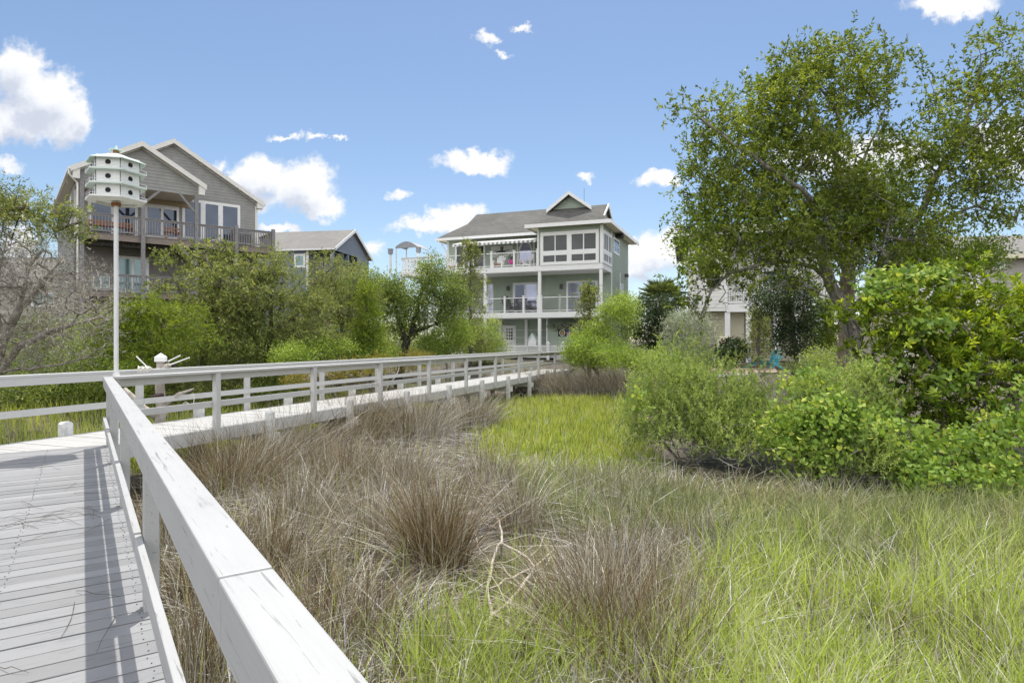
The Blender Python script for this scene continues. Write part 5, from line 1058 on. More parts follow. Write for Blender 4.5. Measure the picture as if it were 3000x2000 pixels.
def trees():
    # ---------- left bank
    Y = 15.; P = lambda x, y, d=0: Pt(x, y, Y+d)
    L = [[G(-60,Y), P(-40,1150), P(10,1000), P(60,900), P(150,800), P(230,700)], [P(-40,1150), P(60,1010,-.5), P(170,960,-.7), P(300,930,-.8)], [P(10,1000), P(-20,850), P(20,700), P(70,600)], [P(60,900), P(90,780,.5), P(160,680,.6), P(240,650,.6)], [P(-40,1100), P(90,1080,-.6), P(210,1060,-.8), P(310,1030,-.9)], [P(10,1000), P(-80,850), P(-120,700), P(-60,580)]]
    B = [(120,800,Y,120,110,1.2),(220,850,Y-.3,110,90,1.),(60,900,Y,110,90,1.1),(230,930,Y-.6,100,70,.9),(90,1020,Y-.5,130,70,.9),(240,1010,Y-.7,80,55,.8,.7),(20,760,Y,80,90,1.),(-60,800,Y,80,140,1.)]
    r, T, C = plant('bare_cedar', 'half dead cedar with a grey twiggy crown at the left edge', 'tree', L, B, 760, .15, M['barkG'], M['drytwig'], lambda C, T: spray_leaves(np.repeat(C, 5, 0)+rng.normal(0, .14, (len(C)*5, 3)), 6, .30, .12, .009, .15, .1), None, .15, .22, 0, 0, .0065, crown='dead_sprays', step=.25)
    Bg = [(75,590,Y,80,45,.8),(20,600,Y-.2,50,70,.8),(140,640,Y+.3,70,45,.7),(195,610,Y+.6,45,30,.5),(225,665,Y+.6,40,28,.5,.8),(110,690,Y,60,35,.6,.5),(200,690,Y+.4,50,25,.5,.5),(-60,620,Y,90,80,1.)]
    C2 = blobs_sample(Bg, 150, .4); T2 = Tree([[P(70,600), P(30,700), P(20,760)], [P(240,650,.6), P(160,680,.6), P(90,780,.5)]]); T2.grow(C2, .25, .15); T2.mesh(.05, .007).build('live_limbs', M['barkC'], r, smooth=True)
    V, Q, v = conif(11, 7, .26, .085, .024, .12)(C2, None); npmesh('green_sprays', V, Q, M['cedar'], r, v)
    def cedar(label, base, Y, blobs, ncl, mat='cedar', R=.09, lines=None, per=11, nsp=9, Ls=.28, sp=.17, L_=.085, W_=.026, bark='barkC', grp='cedars behind the boardwalk', name='cedar_tree', up=.15, shell=.45, rmin=.007):
        ls = lines or [[G(base,Y), Pt(base,1080,Y), Pt(base+random.randint(-15,15),960,Y), Pt(base+random.randint(-20,20),860,Y)]]
        return plant(name, label, 'tree', ls, blobs, ncl, R, M[bark], M[mat], conif(per, nsp, Ls, L_, W_, sp, up), grp, shell, .13, 0, -.03, rmin, crown='crown')
    Y = 20
    cedar('wide flat topped cedar in front of the taupe house porch posts', 590, Y, [(520,770,Y+.5,65,45,.9,.8),(600,730,Y+.5,80,35,.9,.8),(680,790,Y,100,55,1.3),(560,850,Y,110,60,1.3),(720,860,Y,110,65,1.3),(640,930,Y,130,60,1.4),(600,1000,Y-.3,110,45,1.2,.7),(700,1020,Y-.3,90,40,1.,.7),(640,700,Y+.5,50,18,.5,.5)], 230, 'cedar', .10, [[G(600,Y), Pt(595,1060,Y), Pt(610,960,Y), Pt(640,850,Y), Pt(600,740,Y)], [Pt(610,960,Y), Pt(700,880,Y), Pt(760,820,Y)], [Pt(610,960,Y), Pt(540,880,Y), Pt(490,790,Y)]], name='flat_topped_tree', per=9, nsp=8, L_=.10, W_=.045, sp=.14, Ls=.22)
    Y = 21
    cedar('broad yellow green cedar in the middle of the tree bank', 800, Y, [(780,790,Y,100,60,1.3),(860,850,Y,120,70,1.5),(720,870,Y-.4,110,70,1.3),(800,930,Y-.5,150,70,1.5),(900,920,Y,80,70,1.2),(690,950,Y-.6,90,50,1.),(830,1010,Y-.6,120,45,1.2,.8),(930,1000,Y-.3,80,40,1.,.7)], 330, 'cedar', .12, [[G(775,Y), Pt(778,1070,Y), Pt(790,980,Y), Pt(800,880,Y), Pt(790,790,Y)], [Pt(790,980,Y), Pt(860,930,Y), Pt(920,880,Y)], [Pt(778,1040,Y), Pt(720,960,Y), Pt(680,900,Y)]])
    Y = 17.5
    cedar('gold tinged cedar behind the bird house pole', 470, Y, [(350,960,Y,70,50,.9),(430,920,Y,70,50,.9),(520,940,Y,80,50,1.),(430,1030,Y-.3,110,40,1.,.7),(390,900,Y,60,30,.7,.6),(480,990,Y,120,45,1.1,.7),(330,1010,Y,60,40,.8)], 230, 'cedarbright', .09, [[G(468,Y), Pt(462,1060,Y), Pt(475,990,Y), Pt(480,930,Y)], [Pt(462,1060,Y), Pt(400,980,Y), Pt(350,940,Y)]], sp=.14)
    Y = 24
    cedar('dense dark cedar behind the middle of the tree bank', 990, Y, [(960,800,Y,65,55,1.),(1010,830,Y,80,70,1.2),(950,890,Y,90,70,1.3),(1040,900,Y,80,70,1.3),(990,970,Y,110,60,1.4)], 240, 'cedar', .11, sp=.2)
    Y = 22.5
    cedar('upright pointed cedar with bright green sprays beside the round dark tree', 1085, Y, [(1075,870,Y,24,50,.4),(1080,940,Y,42,55,.6),(1090,1000,Y,55,40,.7)], 120, 'cedarbright', .06, sp=.12, nsp=10, name='cedar_tree')
    Y = 27
    plant('holly_tree', 'round topped dark green tree left of the sage green house', 'tree', [[G(1165,Y), Pt(1180,1030,Y), Pt(1205,975,Y), Pt(1225,890,Y), Pt(1255,790,Y)], [Pt(1205,975,Y), Pt(1280,950,Y), Pt(1300,890,Y)], [Pt(1190,1000,Y), Pt(1160,910,Y), Pt(1150,850,Y)]],
          [(1145,845,Y,45,50,1.),(1262,800,Y,38,60,1.),(1205,860,Y,70,50,1.2),(1290,830,Y,70,60,1.2),(1330,880,Y,50,45,.9,.7),(1130,880,Y,70,60,1.2),(1240,900,Y,100,60,1.4),(1170,950,Y,80,45,1.2,.8),(1320,930,Y-.4,40,30,.7,.4)], 420, .17, M['barkD'], M['yaupon'], leafy(58, .2, .095, .05), 'trees beside the sage green house', .4, .14, 0, 0, .008)
    plant('holly_tree', 'smaller leafy tree between the dark tree and the blue grey house', 'tree', [[G(1040,28), Pt(1045,1000,28), Pt(1050,900,28), Pt(1060,830,28)]], [(1065,825,28,55,38,1.),(1050,865,28,70,50,1.2),(1110,855,28,50,45,1.),(1010,860,28,50,45,1.,.7)], 160, .10, M['barkD'], M['yaupon'], leafy(58, .2, .095, .05), 'trees beside the sage green house', .4, .14, 0, 0, .008)
    Y = 33
    def slim(label, x, Y, top, bot, wpx, n, mat='cedar', Ls=.4):
        b = G(x, Y); t = Pt(x, top, Y); hh = t[2]-b[2]; lines = [[b, b+(t-b)*.5, t]]; tt = rng.uniform(.08, 1, n)**.8; C = b+(t-b)*tt[:, None]; w = wpx*Y/F*(1.12-tt)**.6; a = rng.uniform(0, 6.3, n); rr = w*rng.uniform(.25, 1, n); C = C+np.stack([np.cos(a)*rr, np.sin(a)*rr, -.1*rr], 1)
        r = root('slim_cedar', b, label, 'tree', 'slim young cedars'); T = Tree(lines); T.grow(C, .3, .08, 0, -.08); T.mesh(.09, .008).build('trunk', M['barkC'], r, smooth=True)
        V, Q, v = conif(12, 6, Ls, .12, .035, .13, .1)(C, None); npmesh('crown', V, Q, M[mat], r, v)
    slim('tall slim cedar standing before the white balconies', 1378, Y, 712, 1000, 62, 150); slim('slim cedar with feathery tip in front of the right balcony corner', 1726, 31, 830, 1000, 58, 110); slim('young open cedar behind the turquoise chairs', 2222, 30.5, 900, 1080, 52, 60); slim('bushy dark young cedar beside the leaning oak trunk', 2420, 24, 880, 1100, 50, 110, 'cedarbright')
    # ---------- right side mid distance
    Y = 34; plant('dark_cedar', 'dark drooping cedar between the green house and the silver bush', 'tree', [[G(1925,Y), Pt(1925,960,Y), Pt(1920,880,Y)]], [(1880,930,Y,40,70,1.),(1930,900,Y,60,50,1.),(1950,970,Y,60,60,1.2),(1890,1000,Y,50,45,1.),(2000,900,Y,40,60,.9,.7)], 230, .12, M['barkD'], M['darkleaf'], conif(12, 8, .4, .12, .04, .2, -.1, .5), None, .4, .12, 0, 0, .008)
    palm('palm_tree', 'palm top with dull drooping fronds behind the dark cedar', (1942, 1000), 37, (1938, 885), .17, 30, 1.5, 12, 'palm'); palm('palm_tree', 'palm trunk behind the leaning oak trunk with rusty dead fronds', (2468, 1000), 16.8, (2490, 640), .175, 18, 1.2, 9)
    plant('dark_bush_tree', 'very dark broadleaf tree in the shade under the oak', 'tree', [[G(2330,22), Pt(2330,1000,22), Pt(2310,900,22)]], [(2300,860,22,90,50,1.2),(2250,890,22,60,35,.9,.7),(2340,920,22,70,60,1.1),(2330,1000,22,60,50,1.)], 230, .09, M['barkD'], M['darkleaf'], leafy(46, .17, .10, .055), None, .4, .14)
    # ---------- shrubs
    S = shrub
    S('light_green_bush', 'tall bright green bush right of the boardwalk end', 'bush', 1745, 29, [(1810,905,29,50,42,1.),(1800,960,29,70,55,1.2),(1730,990,28.5,50,42,1.,.9),(1745,1030,28,85,45,1.1),(1830,900,30,40,40,.8,.7),(1690,1030,27.5,35,40,.7)], 330, 'light', leafy(60, .19, .10, .042, 'd', .6), .08, 'barkC')
    S('light_green_bush', 'low bright green bush below the lattice fence at the walkway end', 'bush', 1850, 25, [(1830,1050,25,60,30,.9),(1900,1060,24.5,60,30,.9),(1960,1075,24,40,35,.8),(1780,1035,26,40,25,.7)], 190, 'light', leafy(60, .16, .09, .035, 'd', .7), .05)
    S('light_green_bush', 'rounded bright green bush at the foot of the dark tree', 'bush', 1310, 27, [(1300,1000,27,60,45,1.),(1345,985,27.5,40,35,.8),(1270,1020,26.5,45,30,.8),(1330,950,28,40,30,.8,.6)], 190, 'light', leafy(58, .17, .09, .04, 'd', .5), .05)
    S('light_green_bush', 'long low bright bush along the far side of the walkway', 'bush', 1000, 21, [(960,1020,21,70,30,.9),(1040,1035,22,70,25,.9),(900,1030,20,50,35,.8),(1110,1040,23,60,22,.8),(850,1045,19,50,30,.8)], 240, 'light', leafy(56, .16, .08, .035, 'd', .5), .04)
    S('rusty_shrub', 'low rusty tipped shrub behind the walkway railing', 'bush', 1130, 21, [(1100,1070,20,60,22,.7),(1180,1062,23,60,22,.8),(1010,1090,18.5,55,25,.7),(1220,1050,24,40,20,.7),(880,1110,17,45,22,.6)], 170, 'rustleaf', conif(10, 7, .2, .07, .02, .15, .5), .04)
    S('silver_bush', 'silvery grey leaved bush under the drooping oak limb', 'bush', 2025, 30, [(2020,945,30,70,42,1.1),(1985,980,30,45,45,.9),(2050,985,30,45,38,.9),(2010,1010,29.5,50,35,.9)], 200, 'olive', leafy(52, .18, .11, .035, 'd', .3), .07)
    S('hydrangea_bush', 'dark round leafed bush beside the mulch bed', 'bush', 2150, 32, [(2150,1025,32,40,28,.8),(2135,1040,31.5,30,22,.6)], 70, 'darkleaf', leafy(40, .16, .13, .09, 'e'), .04)
    S('dune_shrub', 'pale green shrub between the edging and the oak', 'bush', 2360, 20, [(2370,1085,20,55,25,.8),(2430,1060,19,60,35,.9)], 100, 'elder', leafy(50, .16, .09, .022, 'd', .9), .03)
    # under storey behind the far railing
    for i, (x, Y, w, h, lab, mt) in enumerate(((60,17.5,140,70,'dark leafy undergrowth at the left edge below the bare cedar','yaupon'), (250,18,110,60,'leafy shrub below the bird house pole','yaupon'), (380,18.5,90,60,'bright leafed shrub left of the driftwood post','light'), (540,19,90,50,'scrubby shrub right of the driftwood post','cedar'), (680,19.5,90,45,'twiggy low shrub under the yellow green cedar','cedar'), (800,20,80,40,'low shaded shrub at the base of the middle cedars','yaupon'))):
        S('undergrowth_shrub', lab, 'bush', x, Y, [(x,1110,Y,w*.8,h*.7,.9),(x-w*.4,1150,Y-.5,w*.6,h*.6,.7),(x+w*.4,1150,Y-.4,w*.6,h*.6,.7),(x,1055,Y+.6,w*.7,h*.7,.8,.6)], 260, mt, leafy(48, .15, .075, .032, 'd', .4) if mt != 'cedar' else conif(10, 8, .22, .07, .022, .14), .05, 'barkG', 'shrubs under the trees behind the railing', wob=.25)
    for x, Y, w, h, lab in ((520,24,110,50,'pale leafy bush glimpsed behind the gold tinged cedar'), (690,25,110,50,'pale leafy bush showing between the cedar trunks'), (860,26,110,50,'pale leafy bush behind the broad cedar trunk'), (1010,29,90,60,'pale leafy bush behind the upright pointed cedar'), (1170,31,110,60,'pale leafy bush behind the dark leaning trunk'), (300,21,110,60,'pale leafy bush behind the bird house pole'), (120,21,120,60,'pale leafy bush behind the bare grey cedar'), (1420,35,60,45,'pale leafy bush beside the ground deck of the sage green house')):
        S('background_bush', lab, 'bush', x, Y, [(x,1000,Y,w*.8,h,1.1),(x-w*.5,1030,Y-.5,w*.6,h*.8,.9),(x+w*.5,1030,Y-.4,w*.6,h*.8,.9),(x,950,Y+.6,w*.7,h*.6,1.,.6)], 200, 'elder' if x not in (860, 120) else 'yaupon', leafy(50, .2, .10, .045, 'd', .4), .05, 'barkC', 'bushes under and behind the trees of the bank', wob=.2)
    # ---------- right foreground bushes
    S('marsh_elder', 'big pale green upright bush at the edge of the bright marsh grass', 'bush', 2010, 12.2, [(1960,1130,12.4,95,95,.9),(2060,1180,12.,110,110,1.),(1900,1250,12.,70,80,.7),(2000,1300,11.6,120,80,.8),(2120,1300,11.3,95,85,.8),(2180,1200,11.8,80,80,.8),(1985,1070,12.6,45,45,.5,.6),(2100,1090,12.6,50,40,.5,.5),(2200,1165,12.4,50,35,.6,.5),(1950,1350,11.4,90,45,.6),(2090,1370,11.,100,45,.6),(2230,1330,10.9,80,60,.6),(2260,1250,11.2,70,60,.6,.7),(1985,1015,12.6,16,38,.25,.9),(2075,1055,12.4,15,35,.25,.8),(2150,1090,12.2,16,35,.25,.8),(1905,1075,12.4,18,40,.25,.8),(1850,1170,12.,20,50,.25,.8),(1930,1040,12.6,14,35,.2,.7),(2230,1110,12.2,14,35,.2,.7),(2040,1030,12.5,12,35,.2,.6)], 800, 'elder', shoots(8, 17, .13, .24, .066, .018), .05, 'barkG', shell=.55, stems=7, spread=.8, minz=.42)
    S('marsh_elder', 'small pale bush in front of the hanging grapevines', 'bush', 2440, 10., [(2420,1180,10.6,95,70,.7),(2520,1150,10.6,80,70,.7),(2460,1270,10.2,70,60,.5),(2540,1330,9.6,70,50,.5),(2570,1400,9.3,55,45,.4,.8),(2350,1250,10.6,70,60,.6,.8),(2350,1360,10.,70,40,.5,.7),(2470,1380,9.7,70,40,.4,.7)], 340, 'elder', shoots(8, 16, .12, .20, .064, .018), .04, 'barkG', stems=5, spread=.6, minz=.4)
    S('glossy_bush', 'large glossy dark green bush on the right reaching to the oak', 'bush', 2760, 11.2, [(2560,930,11.6,110,65,.9),(2680,850,11.8,120,60,1.),(2800,800,11.8,60,30,.6,.5),(2620,1030,11.2,130,70,1.),(2760,950,11.4,150,100,1.1),(2900,900,11.6,120,80,1.),(2980,860,11.6,40,60,.6,.6),(2800,1090,11.,160,90,1.1),(2940,1050,11.,120,100,1.),(2680,1180,10.8,110,70,.9,.8),(2850,1230,10.6,130,70,.9),(2730,800,11.9,35,40,.4,.4),(3080,1000,11.2,90,160,1.),(2990,750,11.4,12,30,.2,.5)], 430, 'myrtle', whorls(4, 19, .14, .125, .033), .08, 'barkC', stems=6, spread=.9, shell=.5)
    # grapevine curtain
    def grape(label, base, Y, blobs, n, hang, mt='grape', L_=.078):
        b = G(base, Y); r = root('grapevine', b, label, 'vine', 'grapevines over the right bushes'); C = blobs_sample(blobs, n, .65); C = C[C[:, 2] > .22]; lines = [[b, b+np.array([.1, .1, .7]), b+np.array([.2, .2, 1.3])]]
        T = Tree(lines); T.grow(C, .25, .2, .1)
        A = []
        for (x0, y0, x1, y1, Yh) in hang:
            k = 14; p0, p1 = Pt(x0, y0, Yh), Pt(x1, y1, Yh-.15); q = p0+(p1-p0)*np.linspace(0, 1, k)[:, None]+rng.normal(0, .045, (k, 3)); T.line(list(q), .3); A.append(q)
        T.tip += [len(T.p)-1]; T.mesh(.03, .0035).build('vines', M['barkC'], r, smooth=True)
        Cc = np.concatenate([C]+A); per = 16; m = len(Cc)*per; c = np.repeat(Cc, per, 0)+rng.normal(0, .085, (m, 3)); N = nrm(rng.normal(0, .45, (m, 3))+np.array([0, -.55, .75])); D = nrm(rng.normal(0, .5, (m, 3))+np.array([0, -.4, -.8]))
        V, Q, k = leaves(c, D, N, L_*rng.uniform(.45, 1.15, m), L_*rng.uniform(.5, 1.15, m), 'h', .10); cl = np.repeat(rng.uniform(0, 1, len(Cc)), per); npmesh('leaves', V, Q, M[mt], r, np.repeat(np.clip(.4*cl+.6*rng.uniform(0, 1, m)-.05, 0, 1), k))
    grape('round leafed grapevine hanging over the right hand bush with a long trailing strand', 2750, 9.6, [(2650,1290,9.7,90,80,.5),(2740,1300,9.5,90,60,.5),(2860,1310,9.3,110,75,.5),(2960,1290,9.2,90,90,.5),(2580,1230,10.,70,60,.5),(2900,1400,9.,90,50,.4),(2780,1400,9.,80,50,.4),(2640,1390,9.3,60,50,.4,.8),(2960,1460,8.8,50,40,.3,.7),(3000,1400,9.,60,60,.4),(2980,1180,9.6,60,80,.5),(3080,1300,9.2,80,120,.6)], 260, [(2690,1350,2640,1495,9.2),(2670,1330,2655,1470,9.2),(2720,1370,2690,1420,9.1),(2900,1420,2910,1475,8.9),(2870,1400,2890,1450,8.9)])
    grape('grapevine leaves climbing over the pale bush in the middle of the right bank', 2400, 10.6, [(2380,1130,10.8,90,45,.6),(2300,1250,10.3,70,70,.4),(2420,1240,9.9,100,80,.4),(2500,1230,9.9,70,60,.4),(2340,1340,9.9,60,50,.4,.7),(2440,1340,9.6,60,50,.4,.6),(2600,1100,10.6,60,60,.4,.4),(2550,1280,9.7,60,60,.4,.7),(1900,1370,10.9,40,30,.3,.3),(1880,1180,11.6,30,40,.3,.3)], 250, [(2380,1330,2385,1420,10.3),(2460,1240,2440,1340,10.3)])
    grape('bright grapevine climbing high into the glossy bush below the oak', 2640, 11.2, [(2620,820,11.2,70,35,.4),(2700,800,11.2,70,25,.4),(2560,850,11.1,40,30,.3),(2720,960,10.6,60,40,.4,.4),(2790,1100,10.4,60,40,.4,.4)], 70, [], L_=.10)
    # dead twigs below the bushes
    r = root('dead_brush', (4.4, 10.0, .0), 'tangle of bare grey twigs in the dark gap under the vines and bushes', 'brush'); b = np.array([4.6, 10.2, 0]); T = Tree([[b+np.array([i*.6-2.2, 0, 0]), b+np.array([i*.6-2.2, -.1, .35])] for i in range(9)]); q = rng.uniform([-3.2, -.9, .05], [3.2, .5, .75], (420, 3))+b; q[:, 1] -= .28*(q[:, 0]-b[0])*.5; T.grow(q, .2, .3); T.mesh(.014, .003).build('twigs', M['barkG'], r, smooth=True)
# ------------------------------------------------------------------ grasses
def tufts(A, per, r, k=.22):
    n = len(A); c = np.repeat(A, per, 0); o = rng.normal(0, r, (n*per, 2)); c[:, :2] += o; return c, o/r*k, np.clip(.5*np.repeat(rng.uniform(0, 1, n), per)+.5*rng.uniform(0, 1, n*per), 0, 1)
def blade_obj(name, B, H, spread, W, mat, label=None, cat=None, kind=None, group=None, bend=.8, seg=3, wind=(0, 0), parent=None, own=None, vb=None, off=0):
    n = len(B); a = rng.uniform(0, 2*np.pi, n); k = np.abs(rng.normal(0, spread, n)); lean = np.stack([np.cos(a)*k+wind[0], np.sin(a)*k+wind[1]], 1)+off
    V, Q, kk = blades(B, H, lean, bend, W, seg); v = rng.uniform(0, 1, n) if vb is None else np.clip(vb, 0, 1); o = npmesh(name, V, Q, M[mat], parent, np.repeat(v, kk), own)
    return tag(o, label, cat, group, kind)
def clump(name, label, sx, sy, R, H, n, mat, splay=.55, wind=(0, 0), w=.0055, bent=.25):
    w *= 1.45 if w < .009 else 1.1; n = int(n*.72)
    Y = EYE*F/(sy-1000); c = np.array([(sx-1500)/F*Y, Y]); rr = R*rng.uniform(0, 1, n)**.6; a = rng.uniform(0, 2*np.pi, n); xy = c+np.stack([np.cos(a)*rr, np.sin(a)*rr], 1); B = np.column_stack([xy, gz(xy[:, 0], xy[:, 1])-.03])
    o = np.stack([np.cos(a), np.sin(a)], 1)*(rr/R*splay)[:, None]+rng.normal(0, .22, (n, 2))+np.array(wind); h = H*rng.uniform(.45, 1.08, n)
    bt = rng.uniform(0, 1, n) < bent; o[bt] *= rng.uniform(1.4, 3.0, (bt.sum(), 1)); h[bt] *= .85
    V, Q, k = blades(B, h, o, .7, w*rng.uniform(.7, 1.3, n)*np.ones(n), 4); v = np.clip(.15+.7*rng.uniform(0, 1, n)+.25*bt, 0, 1); g = float(gz(c[0], c[1]))
    ob = npmesh(name, V, Q, M[mat], None, np.repeat(v, k), (c[0], c[1], g)); tag(ob, label, 'rush clump', 'needlerush clumps on the marsh')
def grasses():
    # bright short marsh grass
    A = scatter([(1425,1172),(1600,1166),(1850,1166),(1840,1290),(1900,1370),(1760,1420),(1600,1440),(1480,1400),(1430,1300)], 27000, .9)
    A[:, :2] += rng.normal(0, .22, (len(A), 2))*(A[:, 1:2]/12); h = rng.uniform(.14, .36, len(A)); blade_obj('marsh_grass', A, h, .34, np.full(len(A), .018)*rng.uniform(.6, 1.5, len(A)), 'marsh', 'bright yellow green marsh grass in the open middle', 'grass', 'stuff', wind=(.06, 0))
    A = scatter([(1400,1172),(1600,1166),(1860,1166),(1860,1290),(1960,1390),(1760,1450),(1600,1480),(1440,1440),(1380,1300)], 1800, .9); blade_obj('tan_marsh_stems', A, rng.uniform(.2, .5, len(A)), .4, np.full(len(A), .013), 'thatch', 'tan dead stems standing in the bright marsh grass', 'grass', 'stuff')
    s = []
    for k in range(30000):
        Y = random.uniform(6.5, 24); off = random.uniform(.25, 2.6) if k < 9000 else random.uniform(.3, 8.5); s.append((Lx(Y)-off*1.06, Y))
    s = np.array(s); B = np.column_stack([s, gz(s[:, 0], s[:, 1])-.02]); blade_obj('bank_grass', B, rng.uniform(.22, .55, len(B)), .3, np.full(len(B), .012), 'marsh', 'green grass along the far side of the boardwalk', 'grass', 'stuff')
    s = rng.uniform([-30, 6], [-6, 12], (5000, 2)); s = s[s[:, 0] < Lx(s[:, 1])-1.0]; B = np.column_stack([s, gz(s[:, 0], s[:, 1])-.02]); blade_obj('straw_grass', B, rng.uniform(.5, 1.0, len(B)), .7, np.full(len(B), .008), 'thatch', 'dry straw coloured grass beyond the boardwalk on the left', 'grass', 'stuff')
    # foreground cordgrass
    A = scatter([(2030,1690),(2180,1590),(2500,1640),(3050,1560),(3500,1560),(3900,2500),(1250,2500),(1180,1990),(1330,1880),(1480,1860),(1560,1950),(1800,1990),(1950,1800)], 2300, .5)
    A, off, vb = tufts(A, 9, .055); n = len(A); f1 = .5+.5*np.sin(A[:, 0]*2.3+A[:, 1]*1.1)*np.cos(A[:, 1]*2.1-A[:, 0]); h = rng.uniform(.3, .72, n)*(.75+.4*f1); blade_obj('cordgrass', A, h, .36, .0115*rng.uniform(.6, 1.4, n), 'cord', 'tall yellow green cordgrass in the right foreground', 'grass', 'stuff', bend=1.1, seg=4, wind=(.08, .05), off=off, vb=vb)
    A = scatter([(2030,1690),(2180,1590),(2500,1640),(3050,1560),(3500,1560),(3900,2500),(1150,2500),(1300,1950),(1560,1950),(1800,1990),(1950,1800)], 9500, .5); n = len(A)
    blade_obj('dry_cordgrass', A, rng.uniform(.25, .7, n), .75, .0085*rng.uniform(.6, 1.5, n), 'thatch', 'bleached dry blades among the right foreground cordgrass', 'grass', 'stuff', bend=1.6, seg=5, wind=(.1, 0))
    A = scatter([(1480,1420),(1780,1400),(1960,1425),(2050,1455),(2350,1490),(3050,1480),(3500,1480),(3500,1640),(2500,1720),(2150,1690),(1950,1640),(1700,1600),(1560,1540)], 2100, .6)
    A, off, vb = tufts(A, 8, .06); n = len(A); blade_obj('shade_grass', A, rng.uniform(.22, .6, n), .4, .0115*rng.uniform(.6, 1.3, n), 'dullgrass', 'grey green grass below the right hand bushes', 'grass', 'stuff', bend=1.0, wind=(.05, .05), off=off, vb=vb)
    A = scatter([(1380,1880),(1300,1760),(1440,1640),(1560,1560),(1640,1640),(1600,1820),(1500,1900)], 500, .5, 1); blade_obj('sparse_grass', A, rng.uniform(.15, .4, len(A)), .4, np.full(len(A), .008), 'cord', 'sparse green shoots around the dead branch', 'grass', 'stuff')
    # rush: loose standing stems + fallen thatch
    P1 = [(420,1480),(560,1380),(800,1270),(1100,1200),(1420,1190),(1440,1330),(1520,1480),(1460,1560),(1340,1640),(1330,1850),(1250,2100),(1000,2500),(560,2500),(480,1800)]
    P2 = [(1670,1620),(1560,1500),(1780,1440),(2080,1520),(2150,1640),(2080,1760),(1960,2000),(2000,2400),(1560,2400),(1520,1950),(1680,1800)]
    A = np.concatenate([scatter(P1, 8000, .6), scatter(P2, 9000, .5)]); n = len(A); nz = .5+.5*np.sin(A[:, 0]*3.1+1)*np.sin(A[:, 1]*2.7+A[:, 0]); keep = rng.uniform(0, 1, n) < .35+.65*nz; A = A[keep]; nz = nz[keep]; n = len(A)
    blade_obj('needlerush', A, rng.uniform(.2, .7, n)*(.7+.5*nz), .5, .0075*rng.uniform(.7, 1.3, n), 'rush', 'brown grey needlerush stems filling the marsh', 'rush', 'stuff', seg=4, wind=(.05, .0))
    A = np.concatenate([scatter(P1, 15000, .6), scatter(P2, 5000, .5), scatter([(1450,1300),(1900,1330),(2350,1440),(3000,1440),(3000,1540),(2200,1560),(1560,1480)], 500, .5)]); n = len(A); a = rng.uniform(0, 6.28, n)+.8*np.sin(A[:, 0]*1.5); L = rng.uniform(.25, .9, n); el = np.abs(rng.normal(.05, .16, n)); D = np.stack([np.cos(a)*np.cos(el), np.sin(a)*np.cos(el), np.sin(el)], 1); A[:, 2] += .03+rng.uniform(0, .16, n)
    V, Q, k = leaves(A, D, rdir(n, .6), L, .008, 'd', 0); tag(npmesh('rush_thatch', V, Q, M['thatch'], None, np.repeat(rng.uniform(0, 1, n), k)), 'grey fallen rush stems lying in a tangled mat', 'dead rush', kind='stuff')
    c = clump
    c('rush_clump', 'tallest dense brown rush clump in the centre beside the dead branch', 1275, 1690, .30, 1.32, 1500, 'rushdk', .40, (-.04, .0), .0055, .16)
    c('rush_clump', 'grey rush clump leaning right just left of the tallest clump', 1110, 1620, .45, 1.1, 900, 'rush', .7, (.1, 0))
    c('rush_clump', 'upright rush clump under the middle of the walkway edge', 1215, 1290, .8, 1.5, 1700, 'rush', .5, (.05, 0), .0075)
    c('rush_clump', 'rush clump at the right end beside the bright grass', 1385, 1255, .65, 1.35, 1200, 'rush', .5, (.12, 0), .0075)
    c('rush_clump', 'dark based rush clump near the handrail corner', 700, 1450, .55, 1.3, 1400, 'rushdk', .6, (.12, 0), .006)
    c('rush_clump', 'wispy rush clump below the walkway railing posts', 880, 1350, .65, 1.4, 1400, 'rush', .6, (.15, 0), .0065)
    c('rush_clump', 'thin upright rush clump right of the tallest clump', 1515, 1550, .28, 1.1, 420, 'rush', .5, (.0, 0))
    c('rush_clump', 'large tawny rush clump at the bottom right of centre', 1850, 1990, .5, 1.05, 900, 'rushdk', .5, (-.14, .1), .005)
    c('rush_clump', 'grey rush clump arching over the right foreground grass', 1770, 1750, .6, .85, 700, 'rush', .6, (-.05, .05), .0055)
    c('rush_clump', 'short brown rush clump at the bottom beside the handrail', 960, 1900, .5, .8, 1200, 'rushdk', .6, (.0, .05), .005)
    c('rush_clump', 'tawny rush clump pressed against the near handrail', 640, 1760, .38, .95, 900, 'rushdk', .5, (.05, 0), .005)
    c('rush_clump', 'dark rush clump seen through the gap under the near handrail', 560, 2050, .4, .95, 1000, 'rushdk', .5, (-.05, 0), .005)
    c('rush_clump', 'brown rush clump filling the lower gap of the near handrail', 470, 1620, .4, .95, 800, 'rushdk', .5, (0, 0), .005)
    c('rush_clump', 'rush clump under the bend where the walkway leaves the deck', 560, 1420, .5, 1.2, 1100, 'rush', .5, (.1, 0), .006)
    c('straw_grass_clump', 'clump of dry straw grass between the pale bush and the grapevine', 2270, 1265, .9, 1.15, 1500, 'thatch', .5, (.1, 0), .008)
    c('straw_grass_clump', 'dry straw grass on the bank in front of the turquoise chairs', 2330, 1195, 1.0, .95, 1200, 'thatch', .5, (.05, 0), .009)
    for x, y, t, mt in ((1610,1420,'by the corner of the bright grass','thatch'), (1770,1450,'under the pale upright bush','rush'), (1960,1470,'in the shade of the pale bush','rush'), (2170,1490,'under the grapevine in the middle of the bank','rushdk'), (2420,1510,'below the hanging grapevines','rush'), (2700,1560,'below the longest trailing vine strand','rushdk'), (2920,1560,'at the right edge under the vines','rush')):
        c('dry_grass_clump', 'low bent dry grass clump '+t, x, y, .75, .62 if y < 1540 else .42, 900, mt, .9, (0, .0), .006, .4)
